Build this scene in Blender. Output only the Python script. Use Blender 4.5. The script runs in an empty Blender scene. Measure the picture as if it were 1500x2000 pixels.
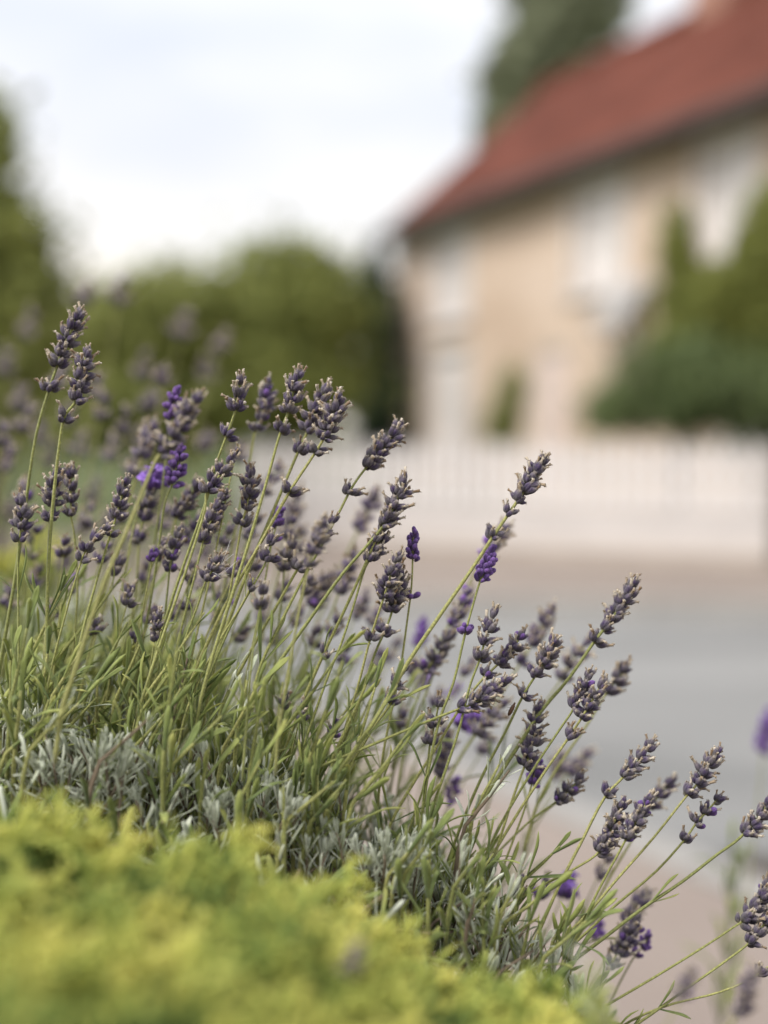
import bpy, math, random
import numpy as np
from mathutils import Vector, Matrix, noise

random.seed(7)
rng = random.Random(11)
SC = bpy.context.scene
COL = SC.collection

# ------------------------------------------------------------------ camera
CAM_H = 1.0
FPX = 2777.8                      # focal length in pixels of the 1500 x 2000 photograph
PITCH = math.atan((1000 - 846) / FPX)
FOCUS = 0.75
cam_data = bpy.data.cameras.new('camera')
cam_data.sensor_fit = 'VERTICAL'
cam_data.sensor_height = 36.0
cam_data.sensor_width = 27.0
cam_data.lens = 50.0
cam_data.clip_start = 0.02
cam_data.clip_end = 3000
cam_data.dof.use_dof = True
cam_data.dof.focus_distance = FOCUS
cam_data.dof.aperture_fstop = 2.35
cam_data.dof.aperture_blades = 0
cam = bpy.data.objects.new('camera', cam_data)
COL.objects.link(cam)
cam.location = (0, 0, CAM_H)
cam.rotation_euler = (math.pi / 2 - PITCH, 0, 0)
SC.camera = cam

# ------------------------------------------------------------------ world and sun
SUN_EL, SUN_AZ = math.radians(48), math.radians(-125)      # behind the camera, to its left
world = bpy.data.worlds.new('World')
SC.world = world
world.use_nodes = True
wn, wl = world.node_tree.nodes, world.node_tree.links
wn.clear()
w_out = wn.new('ShaderNodeOutputWorld')
w_bg = wn.new('ShaderNodeBackground')
w_bg.inputs['Strength'].default_value = 0.1
w_sky = wn.new('ShaderNodeTexSky')
w_sky.sky_type = 'NISHITA'
w_sky.sun_disc = False
w_sky.sun_elevation = SUN_EL
w_sky.sun_rotation = SUN_AZ
w_sky.air_density = 1.0
w_sky.dust_density = 1.5
w_tc = wn.new('ShaderNodeTexCoord')
w_map = wn.new('ShaderNodeMapping')
w_map.inputs['Scale'].default_value = (1.3, 1.3, 4.2)
w_map.inputs['Location'].default_value = (0.35, 0.1, 0.3)
w_no = wn.new('ShaderNodeTexNoise')
w_no.inputs['Scale'].default_value = 2.2
w_no.inputs['Detail'].default_value = 4
w_no.inputs['Roughness'].default_value = 0.5
w_cr = wn.new('ShaderNodeValToRGB')
w_cr.color_ramp.elements[0].position = 0.36
w_cr.color_ramp.elements[0].color = (0.85, 0.85, 0.85, 1)
w_cr.color_ramp.elements[1].position = 0.58
w_cr.color_ramp.elements[1].color = (1, 1, 1, 1)
w_cc = wn.new('ShaderNodeValToRGB')                         # cloud tone: soft blue grey to warm white
w_cc.color_ramp.elements[0].position = 0.3
w_cc.color_ramp.elements[0].color = (0.79, 0.81, 0.875, 1)
w_cc.color_ramp.elements[1].position = 0.66
w_cc.color_ramp.elements[1].color = (0.96, 0.955, 0.955, 1)
w_sc = wn.new('ShaderNodeVectorMath')
w_sc.operation = 'SCALE'
w_sc.inputs['Scale'].default_value = 6.3
w_mix = wn.new('ShaderNodeMix')
w_mix.data_type = 'RGBA'
wl.new(w_tc.outputs['Generated'], w_map.inputs['Vector'])
wl.new(w_map.outputs['Vector'], w_no.inputs['Vector'])
wl.new(w_no.outputs['Fac'], w_cr.inputs['Fac'])
wl.new(w_no.outputs['Fac'], w_cc.inputs['Fac'])
w_sep = wn.new('ShaderNodeSeparateXYZ')
wl.new(w_tc.outputs['Generated'], w_sep.inputs[0])
w_el = wn.new('ShaderNodeValToRGB')                         # cream cloud low down, cooler higher up
w_el.color_ramp.elements[0].position = 0.02
w_el.color_ramp.elements[0].color = (1.17, 1.08, 0.92, 1)
w_el.color_ramp.elements[1].position = 0.27
w_el.color_ramp.elements[1].color = (0.97, 0.985, 1.02, 1)
wl.new(w_sep.outputs['Z'], w_el.inputs['Fac'])
w_tone = wn.new('ShaderNodeMix')
w_tone.data_type = 'RGBA'
w_tone.blend_type = 'MULTIPLY'
w_tone.inputs['Factor'].default_value = 1.0
wl.new(w_cc.outputs['Color'], w_tone.inputs['A'])
wl.new(w_el.outputs['Color'], w_tone.inputs['B'])
wl.new(w_tone.outputs['Result'], w_sc.inputs[0])
wl.new(w_cr.outputs['Color'], w_mix.inputs['Factor'])
wl.new(w_sky.outputs['Color'], w_mix.inputs['A'])
wl.new(w_sc.outputs['Vector'], w_mix.inputs['B'])
wl.new(w_mix.outputs['Result'], w_bg.inputs['Color'])
wl.new(w_bg.outputs['Background'], w_out.inputs['Surface'])

sun_data = bpy.data.lights.new('sun', 'SUN')
sun_data.energy = 2.0
sun_data.angle = math.radians(22)
sun_data.color = (1.0, 0.962, 0.90)
sun = bpy.data.objects.new('sun', sun_data)
COL.objects.link(sun)
_sd = Vector((math.sin(SUN_AZ) * math.cos(SUN_EL), math.cos(SUN_AZ) * math.cos(SUN_EL), math.sin(SUN_EL)))
sun.rotation_euler = _sd.to_track_quat('Z', 'Y').to_euler()

vs = SC.view_settings
vs.view_transform = 'Standard'
vs.look = 'None'
vs.exposure = 0.9
vs.gamma = 1.0
vs.use_curve_mapping = False
try:
    SC.cycles.use_denoising = True
    SC.cycles.max_bounces = 8
except Exception:
    pass

# ------------------------------------------------------------------ helpers
CP, SP = math.cos(PITCH), math.sin(PITCH)


def P(px, py, d):
    """Point seen at pixel (px, py) of the photograph, at depth d along the view axis."""
    x = (px - 750) / FPX * d
    y = -(py - 1000) / FPX * d
    return Vector((x, d * CP + y * SP, CAM_H - d * SP + y * CP))


def tag(o, label=None, cat=None, group=None, kind=None):
    if label:
        o['label'] = label
    if cat:
        o['category'] = cat
    if group:
        o['group'] = group
    if kind:
        o['kind'] = kind
    return o


def empty(name, loc=(0, 0, 0), label=None, cat=None, group=None):
    o = bpy.data.objects.new(name, None)
    o.empty_display_size = 0.02
    o.location = loc
    COL.objects.link(o)
    return tag(o, label, cat, group)


def link(name, me, parent=None, mat4=None, kind=None, label=None):
    o = bpy.data.objects.new(name, me)
    COL.objects.link(o)
    if parent is not None:
        o.parent = parent
    if mat4 is not None:
        o.matrix_basis = mat4
    if kind:
        o['kind'] = kind
    if label:
        o['label'] = label
    return o


class MB:
    """Collects vertices and faces (with a material index) for ONE mesh."""

    def __init__(self):
        self.v, self.f, self.m, self.a, self.r = [], [], [], [], []

    def add(self, vs_, fs_, mi=0, M=None, along=None, rib=None):
        b = len(self.v)
        self.r.extend(rib if rib is not None else [0.0] * len(vs_))
        self.a.extend(along if along is not None else [0.5] * len(vs_))
        if M is not None:
            vs_ = [M @ Vector(p) for p in vs_]
        self.v.extend(tuple(p) for p in vs_)
        self.f.extend(tuple(i + b for i in f) for f in fs_)
        self.m.extend([mi] * len(fs_))

    def merge(self, other, M, mshift=0):
        b = len(self.v)
        self.v.extend(tuple(M @ Vector(p)) for p in other.v)
        self.f.extend(tuple(i + b for i in f) for f in other.f)
        self.m.extend(i + mshift for i in other.m)
        self.a.extend(other.a)
        self.r.extend(other.r)

    def box(self, x0, x1, y0, y1, z0, z1, mi=0, M=None):
        vs_ = [Vector((x, y, z)) for z in (z0, z1) for y in (y0, y1) for x in (x0, x1)]
        fs_ = [(0, 2, 3, 1), (4, 5, 7, 6), (0, 1, 5, 4), (2, 6, 7, 3), (0, 4, 6, 2), (1, 3, 7, 5)]
        self.add(vs_, fs_, mi, M)

    def mesh(self, name, mats, smooth=True):
        me = bpy.data.meshes.new(name)
        me.from_pydata(self.v, [], self.f)
        for m in mats:
            me.materials.append(m)
        if len(mats) > 1:
            me.polygons.foreach_set('material_index', self.m)
        if len(set(self.a)) > 1:
            at = me.attributes.new('along', 'FLOAT', 'POINT')
            at.data.foreach_set('value', self.a)
        if any(self.r):
            at = me.attributes.new('rib', 'FLOAT', 'POINT')
            at.data.foreach_set('value', self.r)
        if smooth:
            me.polygons.foreach_set('use_smooth', [True] * len(self.f))
        me.update()
        return me


def ring_faces(n, k, close0=True, close1=True):
    fs_ = []
    for j in range(k - 1):
        for i in range(n):
            i2 = (i + 1) % n
            fs_.append((j * n + i, j * n + i2, (j + 1) * n + i2, (j + 1) * n + i))
    if close0:
        fs_.append(tuple(range(n - 1, -1, -1)))
    if close1:
        fs_.append(tuple(range((k - 1) * n, k * n)))
    return fs_


def tube(mb, pts, radii, n=6, mi=0, square=0.0, a0=None, a1=None):
    """Sweep a round (or slightly squared) section along pts."""
    k = len(pts)
    vs_ = []
    u = None
    for j in range(k):
        t = (pts[min(j + 1, k - 1)] - pts[max(j - 1, 0)]).normalized()
        if u is None:
            a = Vector((0, 0, 1)) if abs(t.z) < 0.9 else Vector((1, 0, 0))
            u = t.cross(a).normalized()
        else:
            u = (u - t * u.dot(t)).normalized()
        w = t.cross(u)
        for i in range(n):
            th = 2 * math.pi * i / n
            r = radii[j] * (1 + square * math.cos(4 * th))
            vs_.append(pts[j] + (u * math.cos(th) + w * math.sin(th)) * r)
    al = None if a0 is None else [a0 + (a1 - a0) * j / (k - 1) for j in range(k) for _ in range(n)]
    mb.add(vs_, ring_faces(n, k), mi, along=al)


def catmull(pts, n):
    """n points along a Catmull-Rom curve through pts (lists of floats)."""
    P_ = [np.array(p, float) for p in pts]
    P_ = [2 * P_[0] - P_[1]] + P_ + [2 * P_[-1] - P_[-2]]
    segs = len(P_) - 3
    out = []
    for q in range(n):
        s = q / (n - 1) * segs
        i = min(int(s), segs - 1)
        t = s - i
        a, b, c, d = P_[i:i + 4]
        out.append(0.5 * (2 * b + (c - a) * t + (2 * a - 5 * b + 4 * c - d) * t * t + (3 * b - a - 3 * c + d) * t ** 3))
    return out


def frame_z(loc, z, roll=0.0, s=1.0, sz=None):
    """Matrix whose local Z is z, rolled about it, scaled by s."""
    z = z.normalized()
    a = Vector((0, 1, 0)) if abs(z.y) < 0.95 else Vector((1, 0, 0))
    x = a.cross(z).normalized()
    y = z.cross(x)
    c, sn = math.cos(roll), math.sin(roll)
    x, y = x * c + y * sn, y * c - x * sn
    sz = s if sz is None else sz
    M = Matrix.Identity(4)
    for i in range(3):
        M[i][0], M[i][1], M[i][2], M[i][3] = x[i] * s, y[i] * s, z[i] * sz, loc[i]
    return M


# ------------------------------------------------------------------ materials
def new_mat(name):
    m = bpy.data.materials.new(name)
    m.use_nodes = True
    nt = m.node_tree
    b = nt.nodes['Principled BSDF']
    b.inputs['Roughness'].default_value = 0.7
    b.inputs['Specular IOR Level'].default_value = 0.25
    return m, nt, b


def ramp(nt, stops):
    r = nt.nodes.new('ShaderNodeValToRGB')
    els = r.color_ramp.elements
    els[0].position, els[0].color = stops[0][0], (*stops[0][1], 1)
    els[1].position, els[1].color = stops[-1][0], (*stops[-1][1], 1)
    for p, c in stops[1:-1]:
        e = els.new(p)
        e.color = (*c, 1)
    return r


def mixc(nt, fac, a, b, blend='MIX'):
    m = nt.nodes.new('ShaderNodeMix')
    m.data_type = 'RGBA'
    m.blend_type = blend
    for sock, val in (('Factor', fac), ('A', a), ('B', b)):
        if hasattr(val, 'is_output'):
            nt.links.new(val, m.inputs[sock])
        elif isinstance(val, (int, float)):
            m.inputs[sock].default_value = val
        else:
            m.inputs[sock].default_value = (*val, 1)
    return m.outputs['Result']


def noise_tex(nt, scale, detail=3, coord='Object', stretch=None, rough=0.55):
    tc = nt.nodes.new('ShaderNodeTexCoord')
    n = nt.nodes.new('ShaderNodeTexNoise')
    n.inputs['Scale'].default_value = scale
    n.inputs['Detail'].default_value = detail
    n.inputs['Roughness'].default_value = rough
    src = tc.outputs[coord]
    if stretch:
        mp = nt.nodes.new('ShaderNodeMapping')
        mp.inputs['Scale'].default_value = stretch
        nt.links.new(src, mp.inputs['Vector'])
        src = mp.outputs['Vector']
    nt.links.new(src, n.inputs['Vector'])
    return n.outputs['Fac']


def rand_out(nt, island=False):
    if island:
        return nt.nodes.new('ShaderNodeNewGeometry').outputs['Random Per Island']
    return nt.nodes.new('ShaderNodeObjectInfo').outputs['Random']


def math_n(nt, op, a, b=None):
    m = nt.nodes.new('ShaderNodeMath')
    m.operation = op
    for i, v in enumerate((a, b)):
        if v is None:
            continue
        if hasattr(v, 'is_output'):
            nt.links.new(v, m.inputs[i])
        else:
            m.inputs[i].default_value = v
    return m.outputs[0]


def both_random(nt):
    return math_n(nt, 'FRACT', math_n(nt, 'ADD', rand_out(nt), rand_out(nt, True)))


def attr(nt, name):
    at = nt.nodes.new('ShaderNodeAttribute')
    at.attribute_name = name
    return at.outputs['Fac']


def local_z(nt):
    """Position from base (0) to tip (1) of the leaf, calyx or twig, stored on its vertices."""
    at = nt.nodes.new('ShaderNodeAttribute')
    at.attribute_name = 'along'
    return at.outputs['Fac']


def translucent(nt, b, col, fac):
    """Mix some light through a thin leaf."""
    t = nt.nodes.new('ShaderNodeBsdfTranslucent')
    mx = nt.nodes.new('ShaderNodeMixShader')
    mx.inputs[0].default_value = fac
    out = nt.nodes['Material Output']
    if hasattr(col, 'is_output'):
        nt.links.new(col, t.inputs['Color'])
    else:
        t.inputs['Color'].default_value = (*col, 1)
    nt.links.new(b.outputs[0], mx.inputs[1])
    nt.links.new(t.outputs[0], mx.inputs[2])
    nt.links.new(mx.outputs[0], out.inputs['Surface'])


def bump(nt, b, height, strength=0.3, dist=0.0004):
    n = nt.nodes.new('ShaderNodeBump')
    n.inputs['Strength'].default_value = strength
    n.inputs['Distance'].default_value = dist
    nt.links.new(height, n.inputs['Height'])
    nt.links.new(n.outputs['Normal'], b.inputs['Normal'])


def fuzz(b, w=0.6, tint=(0.85, 0.83, 0.86)):
    b.inputs['Sheen Weight'].default_value = w
    b.inputs['Sheen Roughness'].default_value = 0.45
    b.inputs['Sheen Tint'].default_value = (*tint, 1)


def plain(name, col, var=0.25, scale=3.0, rough=0.8, coord='Object', detail=4, stretch=None):
    m, nt, b = new_mat(name)
    n = noise_tex(nt, scale, detail, coord, stretch)
    lo = tuple(c * (1 - var) for c in col)
    hi = tuple(min(1, c * (1 + var)) for c in col)
    r = ramp(nt, [(0.3, lo), (0.7, hi)])
    nt.links.new(n, r.inputs['Fac'])
    nt.links.new(r.outputs['Color'], b.inputs['Base Color'])
    b.inputs['Roughness'].default_value = rough
    return m


def calyx_material(name, dry):
    """Ribbed, felted calyx: dark purple body, pale hairs along the ribs and round the mouth."""
    m, nt, b = new_mat(name)
    z = local_z(nt)
    if dry:
        r1 = ramp(nt, [(0.0, (0.14, 0.13, 0.08)), (0.15, (0.06, 0.05, 0.065)), (0.45, (0.040, 0.024, 0.085)), (0.75, (0.072, 0.046, 0.13)), (0.9, (0.16, 0.13, 0.175)), (1.0, (0.36, 0.31, 0.28))])
        r2 = ramp(nt, [(0.0, (0.17, 0.155, 0.10)), (0.35, (0.10, 0.092, 0.105)), (0.7, (0.14, 0.122, 0.155)), (0.88, (0.24, 0.215, 0.22)), (1.0, (0.42, 0.36, 0.30))])
    else:
        r1 = ramp(nt, [(0.0, (0.17, 0.15, 0.17)), (0.2, (0.085, 0.045, 0.17)), (0.6, (0.088, 0.04, 0.205)), (1.0, (0.19, 0.10, 0.37))])
        r2 = ramp(nt, [(0.0, (0.20, 0.18, 0.20)), (0.3, (0.13, 0.065, 0.25)), (1.0, (0.26, 0.125, 0.47))])
    nt.links.new(z, r1.inputs['Fac'])
    nt.links.new(z, r2.inputs['Fac'])
    rr = math_n(nt, 'POWER', both_random(nt), 1.25)
    c = mixc(nt, rr, r1.outputs['Color'], r2.outputs['Color'])
    mott = noise_tex(nt, 7.0, 3)
    rm = ramp(nt, [(0.3, (0.55, 0.54, 0.54)), (0.72, (1.5, 1.45, 1.38))])
    nt.links.new(mott, rm.inputs['Fac'])
    c = mixc(nt, 1.0, c, rm.outputs['Color'], 'MULTIPLY')
    rib = math_n(nt, 'MULTIPLY', math_n(nt, 'POWER', attr(nt, 'rib'), 2.5), 0.24 if dry else 0.15)
    c = mixc(nt, rib, c, (0.33, 0.30, 0.30) if dry else (0.30, 0.24, 0.42))
    nt.links.new(c, b.inputs['Base Color'])
    b.inputs['Roughness'].default_value = 0.85
    fuzz(b, 0.22 if dry else 0.2)
    bump(nt, b, noise_tex(nt, 40, 2, stretch=(1, 1, 0.3)), 0.5, 0.03)
    return m


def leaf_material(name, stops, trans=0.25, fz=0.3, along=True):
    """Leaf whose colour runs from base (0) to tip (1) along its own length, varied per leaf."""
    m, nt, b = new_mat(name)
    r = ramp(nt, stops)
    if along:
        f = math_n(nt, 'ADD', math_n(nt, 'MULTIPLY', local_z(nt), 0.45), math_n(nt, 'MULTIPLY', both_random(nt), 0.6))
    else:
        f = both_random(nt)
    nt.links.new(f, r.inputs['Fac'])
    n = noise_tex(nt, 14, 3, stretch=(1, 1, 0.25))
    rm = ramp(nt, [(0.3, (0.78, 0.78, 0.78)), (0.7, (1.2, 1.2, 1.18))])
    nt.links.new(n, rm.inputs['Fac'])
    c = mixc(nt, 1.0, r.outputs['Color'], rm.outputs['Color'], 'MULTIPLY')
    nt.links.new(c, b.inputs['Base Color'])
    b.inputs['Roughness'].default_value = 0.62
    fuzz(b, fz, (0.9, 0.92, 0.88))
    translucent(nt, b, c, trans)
    return m


M_dry = calyx_material('dry_calyx', True)
M_fresh = calyx_material('violet_bud', False)
M_petal = leaf_material('dry_petal', [(0.0, (0.26, 0.17, 0.10)), (0.5, (0.50, 0.41, 0.30)), (1.0, (0.70, 0.62, 0.51))], 0.2, 0.4, False)
M_bloom = leaf_material('lilac_petal', [(0.0, (0.34, 0.17, 0.68)), (1.0, (0.56, 0.34, 0.88))], 0.35, 0.2, False)
M_bract = leaf_material('papery_bract', [(0.0, (0.22, 0.12, 0.06)), (1.0, (0.36, 0.22, 0.12))], 0.2, 0.2, False)
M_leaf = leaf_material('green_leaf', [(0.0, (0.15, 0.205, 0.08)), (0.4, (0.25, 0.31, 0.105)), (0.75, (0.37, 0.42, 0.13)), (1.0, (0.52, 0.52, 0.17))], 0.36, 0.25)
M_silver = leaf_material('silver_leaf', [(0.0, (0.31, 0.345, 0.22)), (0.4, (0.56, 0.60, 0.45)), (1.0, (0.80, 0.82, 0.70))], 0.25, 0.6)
M_twig = plain('woody_twig', (0.17, 0.13, 0.09), 0.4, 60)
M_soil = plain('dark_soil', (0.055, 0.042, 0.032), 0.4, 40, 0.95)


def stem_material():
    m, nt, b = new_mat('flower_stem')
    r = ramp(nt, [(0.0, (0.17, 0.19, 0.06)), (0.5, (0.26, 0.27, 0.085)), (1.0, (0.36, 0.345, 0.125))])
    f = math_n(nt, 'ADD', math_n(nt, 'MULTIPLY', rand_out(nt), 0.7), math_n(nt, 'MULTIPLY', noise_tex(nt, 60, 3), 0.4))
    nt.links.new(f, r.inputs['Fac'])
    sp = noise_tex(nt, 900, 2)
    rs = ramp(nt, [(0.45, (0.8, 0.8, 0.8)), (0.62, (1.25, 1.25, 1.25))])
    nt.links.new(sp, rs.inputs['Fac'])
    c = mixc(nt, 1.0, r.outputs['Color'], rs.outputs['Color'], 'MULTIPLY')
    nt.links.new(c, b.inputs['Base Color'])
    b.inputs['Roughness'].default_value = 0.6
    fuzz(b, 0.4, (0.9, 0.9, 0.75))
    return m


M_stem = stem_material()


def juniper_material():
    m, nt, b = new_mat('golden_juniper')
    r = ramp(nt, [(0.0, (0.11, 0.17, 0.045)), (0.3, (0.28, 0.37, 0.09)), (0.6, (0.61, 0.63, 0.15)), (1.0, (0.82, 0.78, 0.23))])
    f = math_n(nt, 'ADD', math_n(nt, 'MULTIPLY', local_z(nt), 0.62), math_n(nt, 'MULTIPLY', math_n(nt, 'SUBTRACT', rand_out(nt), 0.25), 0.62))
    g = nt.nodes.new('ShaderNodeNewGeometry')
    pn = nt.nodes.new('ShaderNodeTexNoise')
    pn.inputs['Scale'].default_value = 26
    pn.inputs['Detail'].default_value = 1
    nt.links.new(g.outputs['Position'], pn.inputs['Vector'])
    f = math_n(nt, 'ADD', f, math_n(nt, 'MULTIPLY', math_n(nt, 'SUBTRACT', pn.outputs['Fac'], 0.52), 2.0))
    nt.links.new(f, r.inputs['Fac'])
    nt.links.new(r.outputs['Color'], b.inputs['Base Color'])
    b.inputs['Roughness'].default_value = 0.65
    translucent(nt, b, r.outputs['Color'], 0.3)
    return m


M_juni = juniper_material()
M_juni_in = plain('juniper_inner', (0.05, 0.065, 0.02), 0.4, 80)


# ------------------------------------------------------------------ setting: ground, road, pavements
def sheet(name, pts, z, mat, kind='structure', thick=0.0):
    mb = MB()
    n = len(pts)
    mb.add([Vector((x, y, z)) for x, y in pts], [tuple(range(n))])
    if thick:
        mb.add([Vector((x, y, z)) for x, y in pts] + [Vector((x, y, z - thick)) for x, y in pts],
               [(i, i + n, (i + 1) % n + n, (i + 1) % n) for i in range(n)])
    return tag(link(name, mb.mesh(name, [mat], False)), kind=kind)


def ground_mat(name, a, b_, scale, fine, stretch=None):
    m, nt, b = new_mat(name)
    r = ramp(nt, [(0.3, a), (0.7, b_)])
    nt.links.new(noise_tex(nt, scale, 3, stretch=stretch), r.inputs['Fac'])
    rf = ramp(nt, [(0.3, (0.82, 0.82, 0.82)), (0.7, (1.15, 1.15, 1.15))])
    nt.links.new(noise_tex(nt, fine, 4), rf.inputs['Fac'])
    nt.links.new(mixc(nt, 1.0, r.outputs['Color'], rf.outputs['Color'], 'MULTIPLY'), b.inputs['Base Color'])
    b.inputs['Roughness'].default_value = 0.85
    bump(nt, b, noise_tex(nt, fine * 2, 3), 0.4, 0.004)
    return m


M_grass = ground_mat('verge_grass', (0.06, 0.085, 0.025), (0.10, 0.12, 0.04), 1.5, 60)
M_road = ground_mat('worn_asphalt', (0.175, 0.175, 0.17), (0.305, 0.30, 0.29), 0.5, 120, (0.6, 2.4, 1))
M_pave = ground_mat('pinkish_pavement', (0.27, 0.22, 0.19), (0.32, 0.265, 0.23), 0.8, 90)
M_pave2 = ground_mat('sandy_pavement', (0.25, 0.205, 0.175), (0.30, 0.25, 0.215), 0.8, 90)
M_kerb = ground_mat('kerb_stone', (0.30, 0.285, 0.265), (0.38, 0.36, 0.335), 3, 90)

sheet('ground', [(-900, -60), (900, -60), (900, 1800), (-900, 1800)], -0.13, M_grass)
# far edge of the road runs beside the fence, near edge swings towards the camera
far_edge = [(-14.0, 12.6), (-4.0, 9.75), (-0.4, 8.75), (2.6, 8.3), (14.0, 6.6)]
near_edge = [(14.0, -7.6), (5.0, -3.2), (1.55, 1.25), (0.98, 2.75), (0.73, 3.20), (0.30, 4.05), (-0.35, 5.2), (-1.6, 6.4), (-5.0, 8.4), (-14.0, 11.2)]
sheet('road', far_edge[::-1][::-1] + near_edge, -0.10, M_road)
sheet('pavement', near_edge + [(-14.0, -20), (14, -20)], 0.0, M_pave, thick=0.12)
sheet('pavement', far_edge[::-1] + [(-14.0, 17.0), (-4.0, 14.2), (-1.7, 12.95), (3.1, 10.75), (14.0, 8.0)], 0.0, M_pave2, thick=0.12)
sheet('garden_lawn', [(14.0, 8.0), (3.1, 10.75), (-1.7, 12.95), (-4.0, 14.2), (-14.0, 17.0), (-14, 60), (30, 60), (30, 8)], -0.02, M_grass)


def kerb(edge, inward):
    """A run of kerb stones along a road edge, each stone its own piece."""
    root = tag(empty('kerb', (edge[0][0], edge[0][1], 0)), kind='structure')
    for (x0, y0), (x1, y1) in zip(edge, edge[1:]):
        if max(abs(x0), abs(x1)) > 6:
            continue
        L = math.hypot(x1 - x0, y1 - y0)
        n = max(1, round(L / 0.9))
        ang = math.atan2(y1 - y0, x1 - x0)
        for i in range(n):
            t = (i + 0.5) / n
            mb = MB()
            w = L / n / 2 - 0.006
            mb.box(-w, w, -0.065, 0.065, -0.13, 0.012)
            o = link('kerb_stone', mb.mesh('kerb_stone', [M_kerb], False), root)
            o.location = (x0 + (x1 - x0) * t - edge[0][0], y0 + (y1 - y0) * t - edge[0][1], 0)
            o.rotation_euler = (0, 0, ang)


kerb(far_edge, 1)
kerb(near_edge, -1)

# ------------------------------------------------------------------ house
HA = Vector((0.354, -0.935, 0)).normalized()     # along the front, towards the camera
HB = Vector((0.935, 0.354, 0)).normalized()      # to the back of the house
H0 = Vector((0.22, 26.0, 0))
HL, HD, HE = 17.0, 5.6, 4.8
RB, RH = 3.0, 2.6
Mh = Matrix.Identity(4)
for i in range(3):
    Mh[i][0], Mh[i][1], Mh[i][2], Mh[i][3] = HA[i], HB[i], (0, 0, 1)[i], H0[i]


def wall_mat():
    m, nt, b = new_mat('warm_stone_render')
    r = ramp(nt, [(0.25, (0.49, 0.36, 0.265)), (0.5, (0.62, 0.49, 0.39)), (0.75, (0.71, 0.585, 0.495))])
    nt.links.new(noise_tex(nt, 0.55, 4), r.inputs['Fac'])
    br = nt.nodes.new('ShaderNodeTexBrick')
    br.inputs['Scale'].default_value = 4.0
    br.inputs['Color1'].default_value = (1, 1, 1, 1)
    br.inputs['Color2'].default_value = (0.82, 0.8, 0.78, 1)
    br.inputs['Mortar'].default_value = (1.1, 1.1, 1.08, 1)
    tc = nt.nodes.new('ShaderNodeTexCoord')
    mp = nt.nodes.new('ShaderNodeMapping')
    mp.inputs['Rotation'].default_value = (math.pi / 2, 0, 0)
    nt.links.new(tc.outputs['Object'], mp.inputs['Vector'])
    nt.links.new(mp.outputs['Vector'], br.inputs['Vector'])
    nt.links.new(mixc(nt, 1.0, r.outputs['Color'], br.outputs['Color'], 'MULTIPLY'), b.inputs['Base Color'])
    b.inputs['Roughness'].default_value = 0.9
    return m


M_wall = wall_mat()
M_tile = plain('red_clay_tile', (0.145, 0.051, 0.036), 0.4, 1.1, 0.85)
M_tile.node_tree.nodes['Principled BSDF'].inputs['Specular IOR Level'].default_value = 0.08
M_white = plain('white_paint', (0.65, 0.615, 0.595), 0.04, 5, 0.5)
M_dark = plain('dark_gutter_eave_shade', (0.07, 0.05, 0.045), 0.2, 5, 0.6)  # gutter colour, also painted on the soffit as eave shade
M_blind = plain('pale_blind', (0.62, 0.60, 0.60), 0.06, 3, 0.7)
M_chim = plain('chimney_brick', (0.36, 0.20, 0.15), 0.25, 6, 0.9)
M_slate = plain('grey_lead', (0.38, 0.365, 0.355), 0.12, 4, 0.6)
M_doorp = plain('pale_door_paint', (0.68, 0.55, 0.50), 0.06, 4, 0.5)


def glass_mat():
    m, nt, b = new_mat('window_glass')
    b.inputs['Base Color'].default_value = (0.72, 0.67, 0.65, 1)
    b.inputs['Roughness'].default_value = 0.1
    b.inputs['Specular IOR Level'].default_value = 0.5
    return m


M_glass = glass_mat()

house = empty('house', H0, 'cream stone cottage with a red tiled roof behind the white fence', 'house')
house.rotation_euler = (0, 0, math.atan2(HA.y, HA.x))
# openings in the front: (centre along the wall, half width, z0, z1)
OPEN = [(2.45, 0.70, 2.85, 4.38), (7.4, 0.62, 2.9, 4.38), (10.35, 0.52, 2.98, 4.42), (13.6, 0.58, 2.98, 4.42),
        (2.45, 0.68, 0.8, 2.35), (6.1, 0.50, 0.10, 2.2), (11.2, 0.7, 0.9, 2.3)]
cuts_x = sorted({0.0, HL, *[round(c - w, 3) for c, w, _, _ in OPEN], *[round(c + w, 3) for c, w, _, _ in OPEN]})
cuts_z = sorted({-0.13, HE, *[z for o_ in OPEN for z in o_[2:]]})
mb = MB()
for xa, xb in zip(cuts_x, cuts_x[1:]):
    for za, zb in zip(cuts_z, cuts_z[1:]):
        xm, zm = (xa + xb) / 2, (za + zb) / 2
        if any(abs(xm - c) < w and z0 < zm < z1 for c, w, z0, z1 in OPEN):
            continue
        mb.add([Vector((xa, 0, za)), Vector((xb, 0, za)), Vector((xb, 0, zb)), Vector((xa, 0, zb))], [(0, 1, 2, 3)])
for c, w, z0, z1 in OPEN:            # reveals
    for q in ([(c - w, z0), (c - w, z1)], [(c + w, z1), (c + w, z0)], [(c - w, z1), (c + w, z1)], [(c + w, z0), (c - w, z0)]):
        (xa, za), (xb, zb) = q
        mb.add([Vector((xa, 0, za)), Vector((xb, 0, zb)), Vector((xb, 0.14, zb)), Vector((xa, 0.14, za))], [(0, 1, 2, 3)])
g = [(0, -0.13), (HD, -0.13), (HD, HE), (RB, HE + RH), (0, HE)]
for x in (0.0, HL):
    mb.add([Vector((x, y, z)) for y, z in g], [tuple(range(5)) if x else (4, 3, 2, 1, 0)])
mb.add([Vector((0, HD, -0.13)), Vector((HL, HD, -0.13)), Vector((HL, HD, HE)), Vector((0, HD, HE))], [(3, 2, 1, 0)])
link('wall', mb.mesh('house_wall', [M_wall], False), house)

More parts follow.
